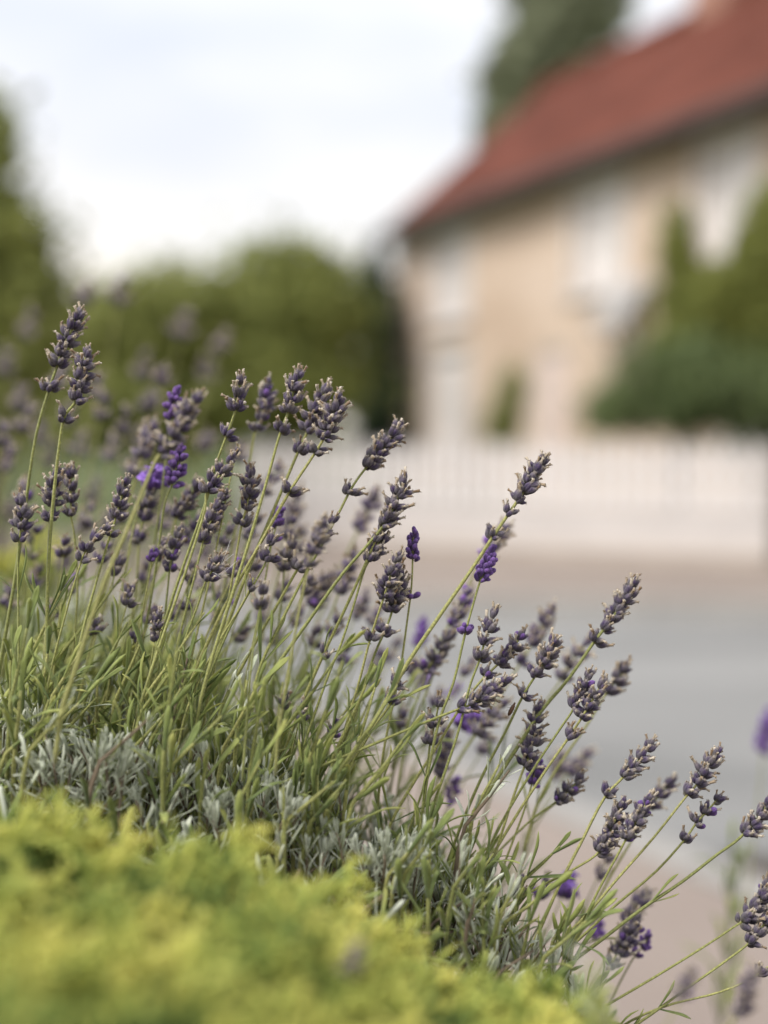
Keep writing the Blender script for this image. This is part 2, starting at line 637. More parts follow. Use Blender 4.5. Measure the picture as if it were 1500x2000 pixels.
# roof: courses of tiles stepped over each other, both slopes
mb = MB()
NC = 16
for side in (0, 1):
    ye, yr = (-0.38, RB) if side == 0 else (HD + 0.3, RB)
    ze = HE + RH - (RH / RB) * abs(yr - ye) if side == 0 else HE - 0.2
    for k in range(NC):
        t0, t1 = k / NC, (k + 1) / NC + 0.012
        y0, y1 = ye + (yr - ye) * t0, ye + (yr - ye) * t1
        z0, z1 = ze + (HE + RH - ze) * t0 + 0.09, ze + (HE + RH - ze) * t1 + 0.05
        vs_ = [Vector((-0.14, y0, z0)), Vector((HL + 0.14, y0, z0)), Vector((HL + 0.14, y1, z1)), Vector((-0.14, y1, z1)),
               Vector((-0.14, y0, z0 - 0.05)), Vector((HL + 0.14, y0, z0 - 0.05)), Vector((HL + 0.14, y1, z1 - 0.05)), Vector((-0.14, y1, z1 - 0.05))]
        mb.add(vs_, [(0, 1, 2, 3), (7, 6, 5, 4), (0, 4, 5, 1), (0, 3, 7, 4), (1, 5, 6, 2)])
roof = link('roof', mb.mesh('house_roof', [M_tile], False), house)
mb = MB()
tube(mb, [Vector((-0.15, RB, HE + RH + 0.08)), Vector((HL + 0.15, RB, HE + RH + 0.08))], [0.12, 0.12], 8)
link('ridge', mb.mesh('roof_ridge', [M_tile], False), roof)
mb = MB()
tube(mb, [Vector((-0.1, -0.44, HE - 0.33)), Vector((HL + 0.1, -0.44, HE - 0.33))], [0.075, 0.075], 8)
link('gutter', mb.mesh('roof_gutter', [M_dark]), house)
mb = MB()
mb.box(-0.1, HL + 0.1, -0.36, 0.02, HE - 0.30, HE - 0.26)
mb.box(-0.1, HL + 0.1, -0.385, -0.36, HE - 0.32, HE - 0.16)
link('soffit', mb.mesh('roof_soffit', [M_dark], False), house)  # dark brown colour paints in the shadow band under the eave
for cx, h in ((5.8, 1.5), (0.9, 1.0)):
    if cx < 2:
        continue
    mb = MB()
    mb.box(cx - 0.42, cx + 0.42, RB - 0.3, RB + 0.3, HE + RH - 0.5, HE + RH + h)
    mb.box(cx - 0.48, cx + 0.48, RB - 0.36, RB + 0.36, HE + RH + h, HE + RH + h + 0.14)
    ch = link('chimney', mb.mesh('chimney', [M_chim], False), house)
    for dx in (-0.2, 0.2):
        mb = MB()
        tube(mb, [Vector((cx + dx, RB, HE + RH + h + 0.14)), Vector((cx + dx, RB, HE + RH + h + 0.5))], [0.13, 0.1], 10)
        link('chimney_pot', mb.mesh('chimney_pot', [M_tile]), ch)


def window(c, w, z0, z1):
    mb = MB()
    t = 0.07
    for q in ((c - w, c - w + t, z0, z1), (c + w - t, c + w, z0, z1), (c - w + t, c + w - t, z1 - t, z1), (c - w + t, c + w - t, z0, z0 + t),
              (c - 0.025, c + 0.025, z0 + t, z1 - t)):
        mb.box(q[0], q[1], 0.05, 0.11, q[2], q[3])
    zz = z0 + (z1 - z0) * 0.5
    mb.box(c - w + t, c - 0.025, 0.055, 0.105, zz - 0.02, zz + 0.02)
    mb.box(c + 0.025, c + w - t, 0.055, 0.105, zz - 0.02, zz + 0.02)
    f = link('window', mb.mesh('window_frame', [M_white], False), house)
    for xa, xb in ((c - w + t, c - 0.025), (c + 0.025, c + w - t)):
        mb = MB()
        mb.box(xa, xb, 0.085, 0.095, z0 + t, z1 - t)
        link('pane', mb.mesh('window_pane', [M_glass], False), f)
    mb = MB()
    mb.box(c - w, c + w, 0.15, 0.17, z0 + 0.02, z1)
    link('blind', mb.mesh('window_blind', [M_blind], False), f)
    mb = MB()
    mb.box(c - w - 0.12, c + w + 0.12, -0.03, 0.0, z0 - 0.09, z1 + 0.12)
    mb.box(c - w - 0.16, c + w + 0.16, -0.12, -0.03, z0 - 0.09, z0 - 0.01)
    # surround is a frame, not a slab: rebuild as four bars
    mb = MB()
    for q in ((c - w - 0.13, c - w - 0.002, z0, z1 + 0.14), (c + w + 0.002, c + w + 0.13, z0, z1 + 0.14), (c - w - 0.002, c + w + 0.002, z1 + 0.002, z1 + 0.14)):
        mb.box(q[0], q[1], -0.03, 0.01, q[2], q[3])
    link('surround', mb.mesh('window_surround', [M_white], False), f)
    mb = MB()
    mb.box(c - w - 0.18, c + w + 0.18, -0.1, 0.02, z0 - 0.08, z0 - 0.002)
    link('sill', mb.mesh('window_sill', [M_white], False), f)


for i, (c, w, z0, z1) in enumerate(OPEN):
    if i == 5:
        mb = MB()
        mb.box(c - w + 0.07, c + w - 0.07, 0.07, 0.12, z0, z1 - 0.07)
        mb.box(c - w + 0.2, c + w - 0.2, 0.055, 0.07, z0 + 0.2, z0 + 0.9)
        mb.box(c - w + 0.2, c + w - 0.2, 0.055, 0.07, z0 + 1.1, z1 - 0.2)
        d_ = link('door', mb.mesh('house_door', [M_doorp], False), house)
        mb = MB()
        for q in ((c - w, c - w + 0.07, z0, z1), (c + w - 0.07, c + w, z0, z1), (c - w + 0.07, c + w - 0.07, z1 - 0.07, z1)):
            mb.box(q[0], q[1], 0.03, 0.13, q[2], q[3])
        link('door_frame', mb.mesh('door_frame', [M_white], False), d_)
        mb = MB()
        tube(mb, [Vector((c + w - 0.17, 0.06, z0 + 1.0)), Vector((c + w - 0.17, 0.0, z0 + 1.0))], [0.03, 0.035], 8)
        link('handle', mb.mesh('door_handle', [M_dark]), d_)
    else:
        window(c, w, z0, z1)
# lead canopy on two brackets
mb = MB()
mb.add([Vector(p) for p in [(7.9, 0.0, 2.95), (8.75, 0.0, 2.95), (8.75, -0.4, 2.42), (7.9, -0.4, 2.42), (7.9, 0.0, 2.85), (8.75, 0.0, 2.85), (8.75, -0.4, 2.34), (7.9, -0.4, 2.34)]],
       [(0, 3, 2, 1), (4, 5, 6, 7), (3, 7, 6, 2), (0, 4, 7, 3), (1, 2, 6, 5)])
cano = link('door_canopy', mb.mesh('door_canopy', [M_slate], False), house)
for x in (8.0, 8.65):
    mb = MB()
    tube(mb, [Vector((x, -0.02, 1.95)), Vector((x, -0.2, 2.1)), Vector((x, -0.34, 2.35))], [0.035] * 3, 6)
    link('bracket', mb.mesh('canopy_bracket', [M_white]), cano)

# ------------------------------------------------------------------ wall, picket fence, gate pier
FA, FB = Vector((-1.25, 12.71, 0)), Vector((2.97, 10.79, 0))
fdir = (FB - FA).normalized()
FL = (FB - FA).length
fang = math.atan2(fdir.y, fdir.x)
wallo = empty('garden_wall', FA, 'low cream rendered wall carrying the white picket fence', 'wall')
wallo.rotation_euler = (0, 0, fang)
mb = MB()
mb.box(0, FL, -0.09, 0.09, -0.02, 0.36)
M_render = plain('cream_render', (0.61, 0.57, 0.545), 0.06, 2.5, 0.85)
link('wall_body', mb.mesh('garden_wall', [M_render], False), wallo)
mb = MB()
mb.box(-0.02, FL + 0.0, -0.12, 0.12, 0.36, 0.42)
link('coping', mb.mesh('wall_coping', [M_white], False), wallo)
mb = MB()
mb.box(0, FL, -0.105, -0.09, -0.02, 0.1)
link('plinth', mb.mesh('wall_plinth', [plain('plinth_stone', (0.42, 0.36, 0.31), 0.15, 3)], False), wallo)
fence = empty('picket_fence', FA + Vector((0, 0, 0.42)), 'white pointed picket fence along the top of the low wall', 'fence')
fence.rotation_euler = (0, 0, fang)
mb = MB()
hw = 0.042
prof = [(-hw, 0.0), (hw, 0.0), (hw, 0.43), (0, 0.49), (-hw, 0.43)]
vs_ = [Vector((x, -0.033, z)) for x, z in prof] + [Vector((x, -0.013, z)) for x, z in prof]
mb.add(vs_, [(0, 1, 2, 3, 4), (9, 8, 7, 6, 5)] + [(i, i + 5, (i + 1) % 5 + 5, (i + 1) % 5) for i in range(5)])
picket_me = mb.mesh('picket', [M_white], False)
n = int(FL / 0.122)
for i in range(n):
    o = link('picket', picket_me, fence)
    o.location = (0.06 + i * 0.122, 0, 0.012 + rng.uniform(-0.004, 0.004))
    o.rotation_euler = (0, rng.uniform(-0.008, 0.008), 0)
for z in (0.08, 0.31):
    mb = MB()
    mb.box(0, FL, -0.013, 0.03, z, z + 0.07)
    link('rail', mb.mesh('fence_rail', [M_white], False), fence)
pier = empty('gate_pier', (3.17, 10.69, 0), 'dark brown stone gate pier at the end of the white fence', 'pillar')
pier.rotation_euler = (0, 0, fang)
mb = MB()
for k in range(5):
    e = 0.17 + (0.006 if k % 2 else 0)
    mb.box(-e, e, -e, e, -0.02 + k * 0.17, -0.02 + k * 0.17 + 0.164)
M_pier = plain('dark_stone', (0.13, 0.105, 0.09), 0.3, 8, 0.9)
link('shaft', mb.mesh('pier_shaft', [M_pier], False), pier)
mb = MB()
mb.box(-0.21, 0.21, -0.21, 0.21, 0.826, 0.9)
mb.add([Vector(p) for p in [(-0.21, -0.21, 0.903), (0.21, -0.21, 0.903), (0.21, 0.21, 0.903), (-0.21, 0.21, 0.903), (0, 0, 0.97)]],
       [(0, 1, 4), (1, 2, 4), (2, 3, 4), (3, 0, 4)])
link('cap', mb.mesh('pier_cap', [M_pier], False), pier)


# ------------------------------------------------------------------ trees and shrubs
def foliage_mat(name, lo, mid, hi):
    m, nt, b = new_mat(name)
    r = ramp(nt, [(0.0, lo), (0.5, mid), (1.0, hi)])
    f = math_n(nt, 'ADD', math_n(nt, 'MULTIPLY', rand_out(nt, True), 0.55), math_n(nt, 'MULTIPLY', noise_tex(nt, 1.2, 3), 0.45))
    nt.links.new(f, r.inputs['Fac'])
    nt.links.new(r.outputs['Color'], b.inputs['Base Color'])
    b.inputs['Roughness'].default_value = 0.6
    translucent(nt, b, r.outputs['Color'], 0.3)
    return m


def crown_mesh(name, blobs, n, size, mat, seed):
    """Leaf-sized pointed faces through the volume of several uneven lobes."""
    R = np.random.RandomState(seed)
    vol = np.array([b[1][0] * b[1][1] * b[1][2] for b in blobs])
    which = R.choice(len(blobs), n, p=vol / vol.sum())
    V, F = [], []
    for i in range(n):
        c, r = blobs[which[i]]
        u = R.normal(size=3)
        u /= np.linalg.norm(u)
        k = noise.noise(Vector(u * 1.7 + np.array(c) * 0.9))
        rad = R.uniform(0.15, 1.0) ** 0.45 * (1 + 0.5 * k) * (1 + 0.10 * max(0, R.normal()) ** 2)
        p = np.array(c) + u * np.array(r) * rad
        a = R.normal(size=3)
        a /= np.linalg.norm(a)
        w = np.cross(a, u + R.normal(size=3) * 0.5)
        w /= np.linalg.norm(w) + 1e-9
        s = size * R.uniform(0.6, 1.3)
        nn = np.cross(a, w) * s * 0.12
        b = len(V)
        V += [p - a * s, p + w * s * 0.45 + nn, p + a * s, p - w * s * 0.45 + nn]
        F += [(b, b + 1, b + 2), (b, b + 2, b + 3)]
    me = bpy.data.meshes.new(name)
    me.from_pydata([tuple(v) for v in V], [], F)
    me.materials.append(mat)
    return me


def tree(name, label, cat, base, blobs, n, size, mat, seed, trunk_r=0.1, group=None, limbs=5):
    o = empty(name, base, label, cat, group)
    link('crown', crown_mesh(name + '_crown', blobs, n, size, mat, seed), o)
    R = random.Random(seed)
    mb = MB()
    top = max(blobs, key=lambda b: b[0][2])[0]
    tip = Vector(top)
    pts = [Vector((0, 0, 0)), Vector((tip.x * 0.2, tip.y * 0.2, tip.z * 0.35)), Vector((tip.x * 0.6, tip.y * 0.6, tip.z * 0.7)), tip]
    tube(mb, pts, [trunk_r, trunk_r * 0.8, trunk_r * 0.5, trunk_r * 0.15], 8)
    for k in range(limbs):
        b = blobs[R.randrange(len(blobs))][0]
        s = pts[1].lerp(pts[2], R.random())
        e = Vector(b) + Vector((R.uniform(-.2, .2), R.uniform(-.2, .2), R.uniform(-.1, .2)))
        tube(mb, [s, s.lerp(e, 0.5) + Vector((0, 0, 0.05)), e], [trunk_r * 0.4, trunk_r * 0.28, trunk_r * 0.1], 6)
    link('trunk', mb.mesh(name + '_trunk', [M_bark], True), o)
    return o


M_bark = plain('bark', (0.11, 0.085, 0.06), 0.3, 10, 0.9)
M_olive = foliage_mat('olive_foliage', (0.125, 0.15, 0.045), (0.24, 0.265, 0.075), (0.40, 0.41, 0.11))
M_deep = foliage_mat('deep_foliage', (0.085, 0.12, 0.055), (0.145, 0.19, 0.075), (0.22, 0.265, 0.10))
M_grey = foliage_mat('grey_green_foliage', (0.16, 0.18, 0.11), (0.24, 0.26, 0.16), (0.33, 0.35, 0.22))
M_conifer = foliage_mat('dark_conifer_foliage', (0.018, 0.035, 0.02), (0.03, 0.05, 0.028), (0.05, 0.075, 0.035))
M_bright = foliage_mat('bright_foliage', (0.115, 0.14, 0.035), (0.205, 0.225, 0.055), (0.34, 0.35, 0.08))


def blob(px, py, D, rx, ry, rz, base):
    p = P(px, py, D)
    return (tuple(p - Vector(base)), (rx, ry, rz))


def mass(name, label, cat, D, spots, n, size, mat, seed, trunk_r=0.1, group=None):
    """spots: (px, py, radius x px, radius y px, depth offset) of the lobes of one crown."""
    mx = sum(s[0] for s in spots) / len(spots)
    b = P(mx, 846, D)
    base = Vector((b.x, b.y, -0.02))
    blobs = []
    for px, py, rx, ry, dd in spots:
        k = (D + dd) / FPX
        blobs.append(blob(px, py, D + dd, rx * k, (rx + ry) / 2 * k, ry * k, base))
    return tree(name, label, cat, base, blobs, n, size, mat, seed, trunk_r, group)


mass('dense_tree', 'tall olive green tree cut off by the left edge beside the sky', 'tree', 10.5,
     [(-60, 330, 110, 150, 0), (-40, 520, 170, 160, 0.2), (30, 470, 70, 90, -0.2), (-10, 260, 45, 60, 0), (-150, 450, 160, 260, 0.3), (60, 620, 110, 120, 0), (-80, 740, 190, 160, 0)], 9000, 0.085, M_olive, 3, 0.16)
mass('round_tree', 'broad rounded olive tree standing left of the house', 'tree', 21.0,
     [(560, 600, 130, 135, 0), (480, 640, 120, 120, 0.5), (640, 620, 80, 110, 0.3), (540, 760, 180, 120, 0)], 9000, 0.13, M_olive, 4, 0.2)
mass('spreading_tree', 'lower spreading olive tree between the left edge tree and the rounded tree', 'tree', 17.0,
     [(310, 640, 130, 120, 0), (210, 660, 110, 110, 0.4), (390, 620, 80, 105, 0), (260, 790, 200, 110, 0.2)], 8000, 0.11, M_olive, 5, 0.18)
mass('dark_conifer', 'narrow dark green conifer tight beside the corner of the house', 'tree', 25.0,
     [(738, 640, 40, 110, 0), (738, 770, 44, 110, 0), (735, 850, 50, 60, 0), (730, 540, 28, 60, 0)], 5200, 0.12, M_conifer, 6, 0.15)
mass('tall_tree', 'tall grey green tree rising behind the red roof', 'tree', 38.0,
     [(1010, 150, 75, 110, 0), (1080, 60, 80, 100, 0), (1160, 20, 70, 90, 0), (1000, 260, 70, 80, 0), (1120, 160, 80, 90, 0), (1050, -60, 90, 90, 0.5), (1180, -60, 60, 60, 0), (965, 230, 40, 70, 0)], 6500, 0.22, M_grey, 7, 0.3)
mass('climbing_shrub', 'narrow green climbing shrub with a rounded top before the house wall', 'shrub', 14.6,
     [(1322, 450, 34, 60, 0), (1325, 510, 42, 70, 0), (1340, 600, 60, 80, 0), (1320, 690, 60, 70, 0)], 3400, 0.06, M_bright, 8, 0.05)
mass('tall_shrub', 'tall sunlit yellow green shrub at the right edge before the house', 'shrub', 13.6,
     [(1505, 410, 50, 70, 0), (1500, 480, 70, 90, 0), (1470, 570, 85, 100, 0), (1420, 640, 85, 90, 0.1), (1510, 680, 90, 110, 0), (1400, 560, 50, 60, 0)], 6500, 0.065, M_bright, 9, 0.06)
mass('garden_bush', 'low dark green bush spilling along the fence top at right', 'bush', 13.1,
     [(1230, 790, 75, 60, 0), (1330, 780, 90, 75, 0), (1440, 770, 90, 90, 0), (1530, 780, 80, 90, 0), (1180, 810, 50, 45, 0), (1260, 720, 60, 50, 0), (1360, 700, 70, 55, 0.2)], 7500, 0.055, M_deep, 10, 0.05)
mass('young_shrub', 'small pale green shrub against the cream wall beside the lower window', 'shrub', 16.0,
     [(1000, 765, 32, 50, 0), (985, 830, 40, 45, 0)], 900, 0.055, M_bright, 12, 0.03)


# ------------------------------------------------------------------ raised bed
BED_U = [-2, -.6, -.3, -.23, -.156, -.056, 0, .043, .1, .2, .34, .42]
BED_H = [.10, .13, .170, .180, .190, .224, .256, .290, .37, .60, .95, 1.06]


def bed_h(X, Y):
    """Depth of the bed's surface below the camera: flat at left, falling away over its right edge."""
    u = X + 0.4 * (Y - 0.8)
    return float(np.interp(u, BED_U, BED_H))


def bed_z(X, Y):
    return CAM_H - bed_h(X, Y)


mb = MB()
NX, NY = 70, 70
vs_ = []
for j in range(NY):
    for i in range(NX):
        X, Y = -2.6 + 3.6 * i / (NX - 1), -0.6 + 4.2 * j / (NY - 1)
        z = bed_z(X, Y) - 0.03 + 0.012 * noise.noise(Vector((X * 14, Y * 14, 0)))
        vs_.append(Vector((X, Y, z)))
mb.add(vs_, [(j * NX + i, j * NX + i + 1, (j + 1) * NX + i + 1, (j + 1) * NX + i) for j in range(NY - 1) for i in range(NX - 1)])
tag(link('planting_bed', mb.mesh('planting_bed', [M_soil])), kind='structure')


# ------------------------------------------------------------------ lavender pieces (unit length, growing along +Z)
def leaf_mb(curl, width, sway, seed):
    R = random.Random(seed)
    mb = MB()
    K = 9
    pts, ws = [], []
    for k in range(K):
        t = k / (K - 1)
        pts.append(Vector((curl * t * t + 0.10 * curl * math.sin(5 * t), sway * t * t * (1 - 0.4 * t), t * (1 - 0.25 * curl * curl * t))))
        ws.append(width * 0.5 * (0.42 + 1.05 * t - 0.1 * t * t) * (1 if t < 0.72 else math.sqrt(max(0.04, 1 - ((t - 0.72) / 0.285) ** 2))) * (1 + R.uniform(-.05, .05)))
    vs_, al = [], []
    for k in range(K):
        tg = (pts[min(k + 1, K - 1)] - pts[max(k - 1, 0)]).normalized()
        y = Vector((0, 1, 0))
        x = y.cross(tg).normalized()
        y = tg.cross(x)
        w = ws[k]
        for a, b_ in ((1, 0.10), (0.45, 0.16), (0, -0.12), (-0.45, 0.16), (-1, 0.10), (-0.4, -0.30), (0, -0.42), (0.4, -0.30)):
            vs_.append(pts[k] + y * w * a - x * w * b_)
            al.append(k / (K - 1))
    mb.add(vs_, ring_faces(8, K), 0, along=al)
    return mb


def calyx_mb(kind, seed):
    """One calyx: a ribbed pointed urn; dry ones keep a crumpled petal at the mouth."""
    R = random.Random(seed)
    mb = MB()
    n = 10
    fat = R.uniform(0.9, 1.12)
    if kind == 'bud':
        prof = [(0, .05), (.07, .13), (.25, .22), (.5, .285), (.72, .295), (.88, .22), (.97, .10), (1.0, .03)]
    else:
        prof = [(0, .05), (.06, .15), (.18, .26), (.38, .31), (.6, .30), (.8, .235), (.93, .165), (1.0, .14)]
    bend = R.uniform(-.05, .12)
    vs_, al, rb = [], [], []
    for z, r in prof:
        for i in range(n):
            th = 2 * math.pi * i / n
            rr = r * fat * (1.0 if i % 2 else 0.87) * (1 + R.uniform(-.07, .07) * (kind != 'bud'))
            zz = z + (0.05 if (z > 0.99 and i % 2 and kind != 'bud') else 0)
            vs_.append(Vector((math.cos(th) * rr + bend * z * z, math.sin(th) * rr, zz)))
            al.append(z)
            rb.append((1.0 if i % 2 else 0.0) * min(1, z * 3) if z < 0.95 else 1.0)
    mb.add(vs_, ring_faces(n, len(prof)), 0, along=al, rib=rb)
    if kind in ('dry', 'open'):            # the teeth round the mouth
        for k in range(5):
            a = 2 * math.pi * (k + R.uniform(-.2, .2)) / 5
            d = Vector((math.cos(a), math.sin(a), 0))
            s = Vector((-math.sin(a), math.cos(a), 0)) * .05
            p0 = Vector((bend, 0, .95)) + d * .13
            mb.add([p0 - s, p0 + s, p0 + d * .04, p0 + d * R.uniform(.03, .14) + Vector((0, 0, R.uniform(.12, .26)))], [(0, 1, 3), (1, 2, 3), (2, 0, 3), (2, 1, 0)], 0, along=[1.0] * 4)
    if kind == 'dry':
        mx = bend
        L = R.uniform(.3, .55)
        dx, dy = R.uniform(-.14, .16), R.uniform(-.14, .14)
        pts = [Vector((mx, 0, .9)), Vector((mx + dx * .3, dy * .3, 1.0 + L * .3)), Vector((mx + dx * .8, dy * .8, 1.0 + L * .7)), Vector((mx + dx * 1.2, dy * 1.3, 1.0 + L))]
        b = len(mb.v)
        tube(mb, pts, [.13, .10, .12, .16], 6, 1)
        for q in range(b + 6, len(mb.v)):
            v = mb.v[q]
            mb.v[q] = (v[0] + R.uniform(-.035, .035), v[1] + R.uniform(-.035, .035), v[2] + R.uniform(-.05, .05))
        for _ in range(2):
            a = R.uniform(0, 6.28)
            p0 = pts[3]
            e = p0 + Vector((math.cos(a) * .17, math.sin(a) * .17, R.uniform(.0, .1)))
            s = Vector((-math.sin(a), math.cos(a), 0)) * .07
            mb.add([p0 - s * .5, p0 + s * .5, e + s, e - s, p0 - s * .5 + Vector((0, 0, .04)), p0 + s * .5 + Vector((0, 0, .04)), e + s + Vector((0, 0, .03)), e - s + Vector((0, 0, .03))],
                   [(0, 1, 2, 3), (7, 6, 5, 4), (0, 4, 5, 1), (1, 5, 6, 2), (2, 6, 7, 3), (3, 7, 4, 0)], 1)
    elif kind == 'bloom':
        for k in range(5):
            a = 2 * math.pi * k / 5 + R.uniform(-.2, .2)
            d = Vector((math.cos(a), math.sin(a), 0))
            s = Vector((-math.sin(a), math.cos(a), 0))
            L = R.uniform(.32, .5)
            r0 = Vector((bend, 0, 1.0))
            pr = [r0 - s * .07, r0 + s * .07, r0 + d * L * .7 + s * .2 + Vector((0, 0, .18)), r0 + d * L * 1.1 + Vector((0, 0, .14)), r0 + d * L * .7 - s * .2 + Vector((0, 0, .18))]
            up = Vector((0, 0, .035))
            mb.add(pr + [p + up for p in pr], [(4, 3, 2, 1, 0), (5, 6, 7, 8, 9)] + [(i, (i + 1) % 5, (i + 1) % 5 + 5, i + 5) for i in range(5)], 1)
    return mb


CAL = {'dry': [calyx_mb('dry', 100 + i) for i in range(7)], 'open': [calyx_mb('open', 200 + i) for i in range(4)],
       'bud': [calyx_mb('bud', 300 + i) for i in range(5)], 'bloom': [calyx_mb('bloom', 400 + i) for i in range(3)]}
CALM = {'dry': [M_dry, M_petal], 'open': [M_dry, M_petal], 'bud': [M_fresh, M_bloom], 'bloom': [M_fresh, M_bloom]}
CAL_ME = {k: [m.mesh('calyx', CALM[k]) for m in v] for k, v in CAL.items()}
LEAF_MB = [leaf_mb(c, w, s, 500 + i) for i, (c, w, s) in enumerate(
    [(0.05, .125, .02), (.22, .13, -.05), (-.12, .12, .08), (.4, .115, .05), (-.28, .13, -.06), (.62, .11, .1), (.12, .145, -.1), (-.45, .115, .12)])]
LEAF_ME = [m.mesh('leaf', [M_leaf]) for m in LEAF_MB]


def collar_mb(seed):
    """Node of a whorl: a small swollen ring with two papery pointed bracts."""
    R = random.Random(seed)
    mb = MB()
    tube(mb, [Vector((0, 0, -.25)), Vector((0, 0, 0)), Vector((0, 0, .3))], [.17, .27, .16], 8, 0)
    for k in range(2):
        a = k * math.pi + R.uniform(-.3, .3)
        d = Vector((math.cos(a), math.sin(a), 0))
        s = Vector((-math.sin(a), math.cos(a), 0))
        L = R.uniform(.45, .8)
        pr = [d * .12 - s * .16, d * .12 + s * .16, d * (.25 + L * .4) + s * .24 + Vector((0, 0, .05)), d * (.25 + L) + Vector((0, 0, .05 + R.uniform(-.2, .25))), d * (.25 + L * .4) - s * .24 + Vector((0, 0, .05))]
        up = Vector((0, 0, .05))
        mb.add(pr + [p + up for p in pr], [(4, 3, 2, 1, 0), (5, 6, 7, 8, 9)] + [(i, (i + 1) % 5, (i + 1) % 5 + 5, i + 5) for i in range(5)], 1)
    return mb


COLLAR = [collar_mb(600 + i) for i in range(4)]
COLLAR_ME = [m.mesh('whorl', [M_stem, M_bract]) for m in COLLAR]


# ------------------------------------------------------------------ flower stalks
GROUP_NEAR = 'lavender stalks flowering over the raised bed'
GROUP_FAR = 'soft lavender stalks of the clump behind'


def stalk(label, path, head, width, low=(), d=0.0, kind='dry', lv=(), r=4.2, fine=True, group=GROUP_NEAR, ext=150, seed=None, auto=2, lowlen=None):
    """path: pixels from the spike's tip down the stem; head: length of the dense spike; low: distances of the
    separate whorls from the tip; lv: (distance, left leaf length, right leaf length); d: metres behind the focus."""
    global _sid
    _sid += 1
    R = random.Random(seed if seed is not None else 1000 + _sid)
    path = [tuple(map(float, p)) for p in path]
    # carry the stem on into the bush
    (xa, ya), (xb, yb) = path[-2], path[-1]
    L = math.hypot(xb - xa, yb - ya)
    if ext:
        ux, uy = (xb - xa) / L, (yb - ya) / L
        path += [(xb + ux * ext * 0.5, yb + uy * ext * 0.5 + ext * 0.08), (xb + ux * ext * 0.8, yb + uy * ext * 0.9 + ext * 0.35)]
    # slight kinks, as stems have
    path = path[:2] + [(x + R.uniform(-2.2, 2.2), y + R.uniform(-2, 2)) for x, y in path[2:-1]] + path[-1:]
    d0 = FOCUS + d
    d1 = d0 + R.uniform(-0.02, 0.03)
    N = 26 if fine else 14
    pix = catmull(path, N)
    dist = [0.0]
    for a, b in zip(pix, pix[1:]):
        dist.append(dist[-1] + float(np.hypot(*(b - a))))
    tot = dist[-1]
    pts = [P(p[0], p[1], d0 + (d1 - d0) * q / tot) for p, q in zip(pix, dist)]
    base = pts[-1].copy()
    root = empty('lavender_stalk', base, label, 'lavender', group)

    def at(q):
        q = max(0.0, min(q, tot - 1e-3))
        i = max(0, min(len(dist) - 2, int(np.searchsorted(dist, q, side='right')) - 1))
        t = (q - dist[i]) / (dist[i + 1] - dist[i])
        p = pts[i].lerp(pts[i + 1], t) - base
        tg = (pts[max(i - 1, 0)] - pts[min(i + 2, len(pts) - 1)]).normalized()
        return p, tg

    k = d0 / FPX
    mb = MB()
    sp = [(p - base) for p in pts[::-1]]
    i0 = next((i for i, q in enumerate(dist) if q > 8), 1)
    rr = [0.84 * r * k * (0.62 + 0.42 * (q / tot)) for q in dist[::-1]]
    tube(mb, sp, rr, 8 if fine else 5, 0, 0.10)
    link('stem', mb.mesh('stem', [M_stem]), root)

    joined = None if fine else MB()

    def whorl(q, n, tilt, cl, rad, spread_open):
        p, tg = at(q)
        p = p - tg * 0.0
        roll0 = R.uniform(0, 6.28)
        M0 = frame_z(p, tg, roll0, r * k * 1.5)
        wi = R.randrange(4)
        if fine:
            w = link('whorl', COLLAR_ME[wi], root, M0)
            inv = M0.inverted()
        else:
            joined.merge(COLLAR[wi], M0, 2)
        x = tg.orthogonal().normalized()
        y = tg.cross(x)
        for i in range(n):
            a = roll0 + 2 * math.pi * (i + R.uniform(-.28, .28)) / n
            o = x * math.cos(a) + y * math.sin(a)
            tl = tilt * R.uniform(0.35, 1.3)
            z = tg * math.cos(tl) + o * math.sin(tl)
            s = cl * k * R.uniform(0.72, 1.14)
            off = p + o * rad * k * R.uniform(.6, 1.1) + tg * k * R.uniform(-4.0, 6.5)
            if kind == 'dry':
                kk = 'dry' if R.random() < 0.72 else 'open'
            elif kind == 'bloom':
                kk = 'bloom' if R.random() < 0.85 else 'bud'
            elif kind == 'mixed':
                kk = R.choice(['dry', 'dry', 'dry', 'open', 'open', 'bud'])
            else:
                kk = 'bud'
            vi = R.randrange(len(CAL[kk]))
            M = frame_z(off, z, R.uniform(0, 6.28), s * R.uniform(.92, 1.08), s)
            if fine:
                link('calyx', CAL_ME[kk][vi], w, inv @ M)
            else:
                joined.merge(CAL[kk][vi], M, 0 if kk in ('dry', 'open') else 4)

    cl = {'bud': 21.0, 'bloom': 32.0}.get(kind, 23.0)
    cl *= (0.72 + 0.28 * width / 58.0)
    if lowlen:
        cl_low = lowlen
    else:
        cl_low = cl
    step = 19.5 if kind != 'bud' else 14.0
    nw = max(1, round(head / step)) if head > 0 else 0
    for j in range(nw):
        q = 15 + (head - 15) * j / max(1, nw - 1) if nw > 1 else head
        f = j / max(1, nw - 1)
        wide = width / 58.0
        if j == 0:
            whorl(q, 5, 0.50, cl * .88, 1.5, 0)
            if nw > 2:
                whorl(q - 5, 2, 0.12, cl * .8, 1.0, 0)
        else:
            whorl(q, R.choice([8, 9, 10]) if width > 40 else 7, (0.80 + 0.22 * f) * min(1.15, wide ** 0.5), cl * (1.0 if j < nw - 1 else .97), (7.5 if kind == 'bud' else 4.2) * wide, 0)
    for q in low:
        whorl(q, R.choice([5, 6, 7]) if width > 40 else 4, 0.95, cl_low, 4.2, 0)
    if joined is not None and joined.v:
        me = joined.mesh('flower_spike', [M_dry, M_petal, M_stem, M_bract, M_fresh, M_bloom])
        link('flower_spike', me, root, kind='stuff')

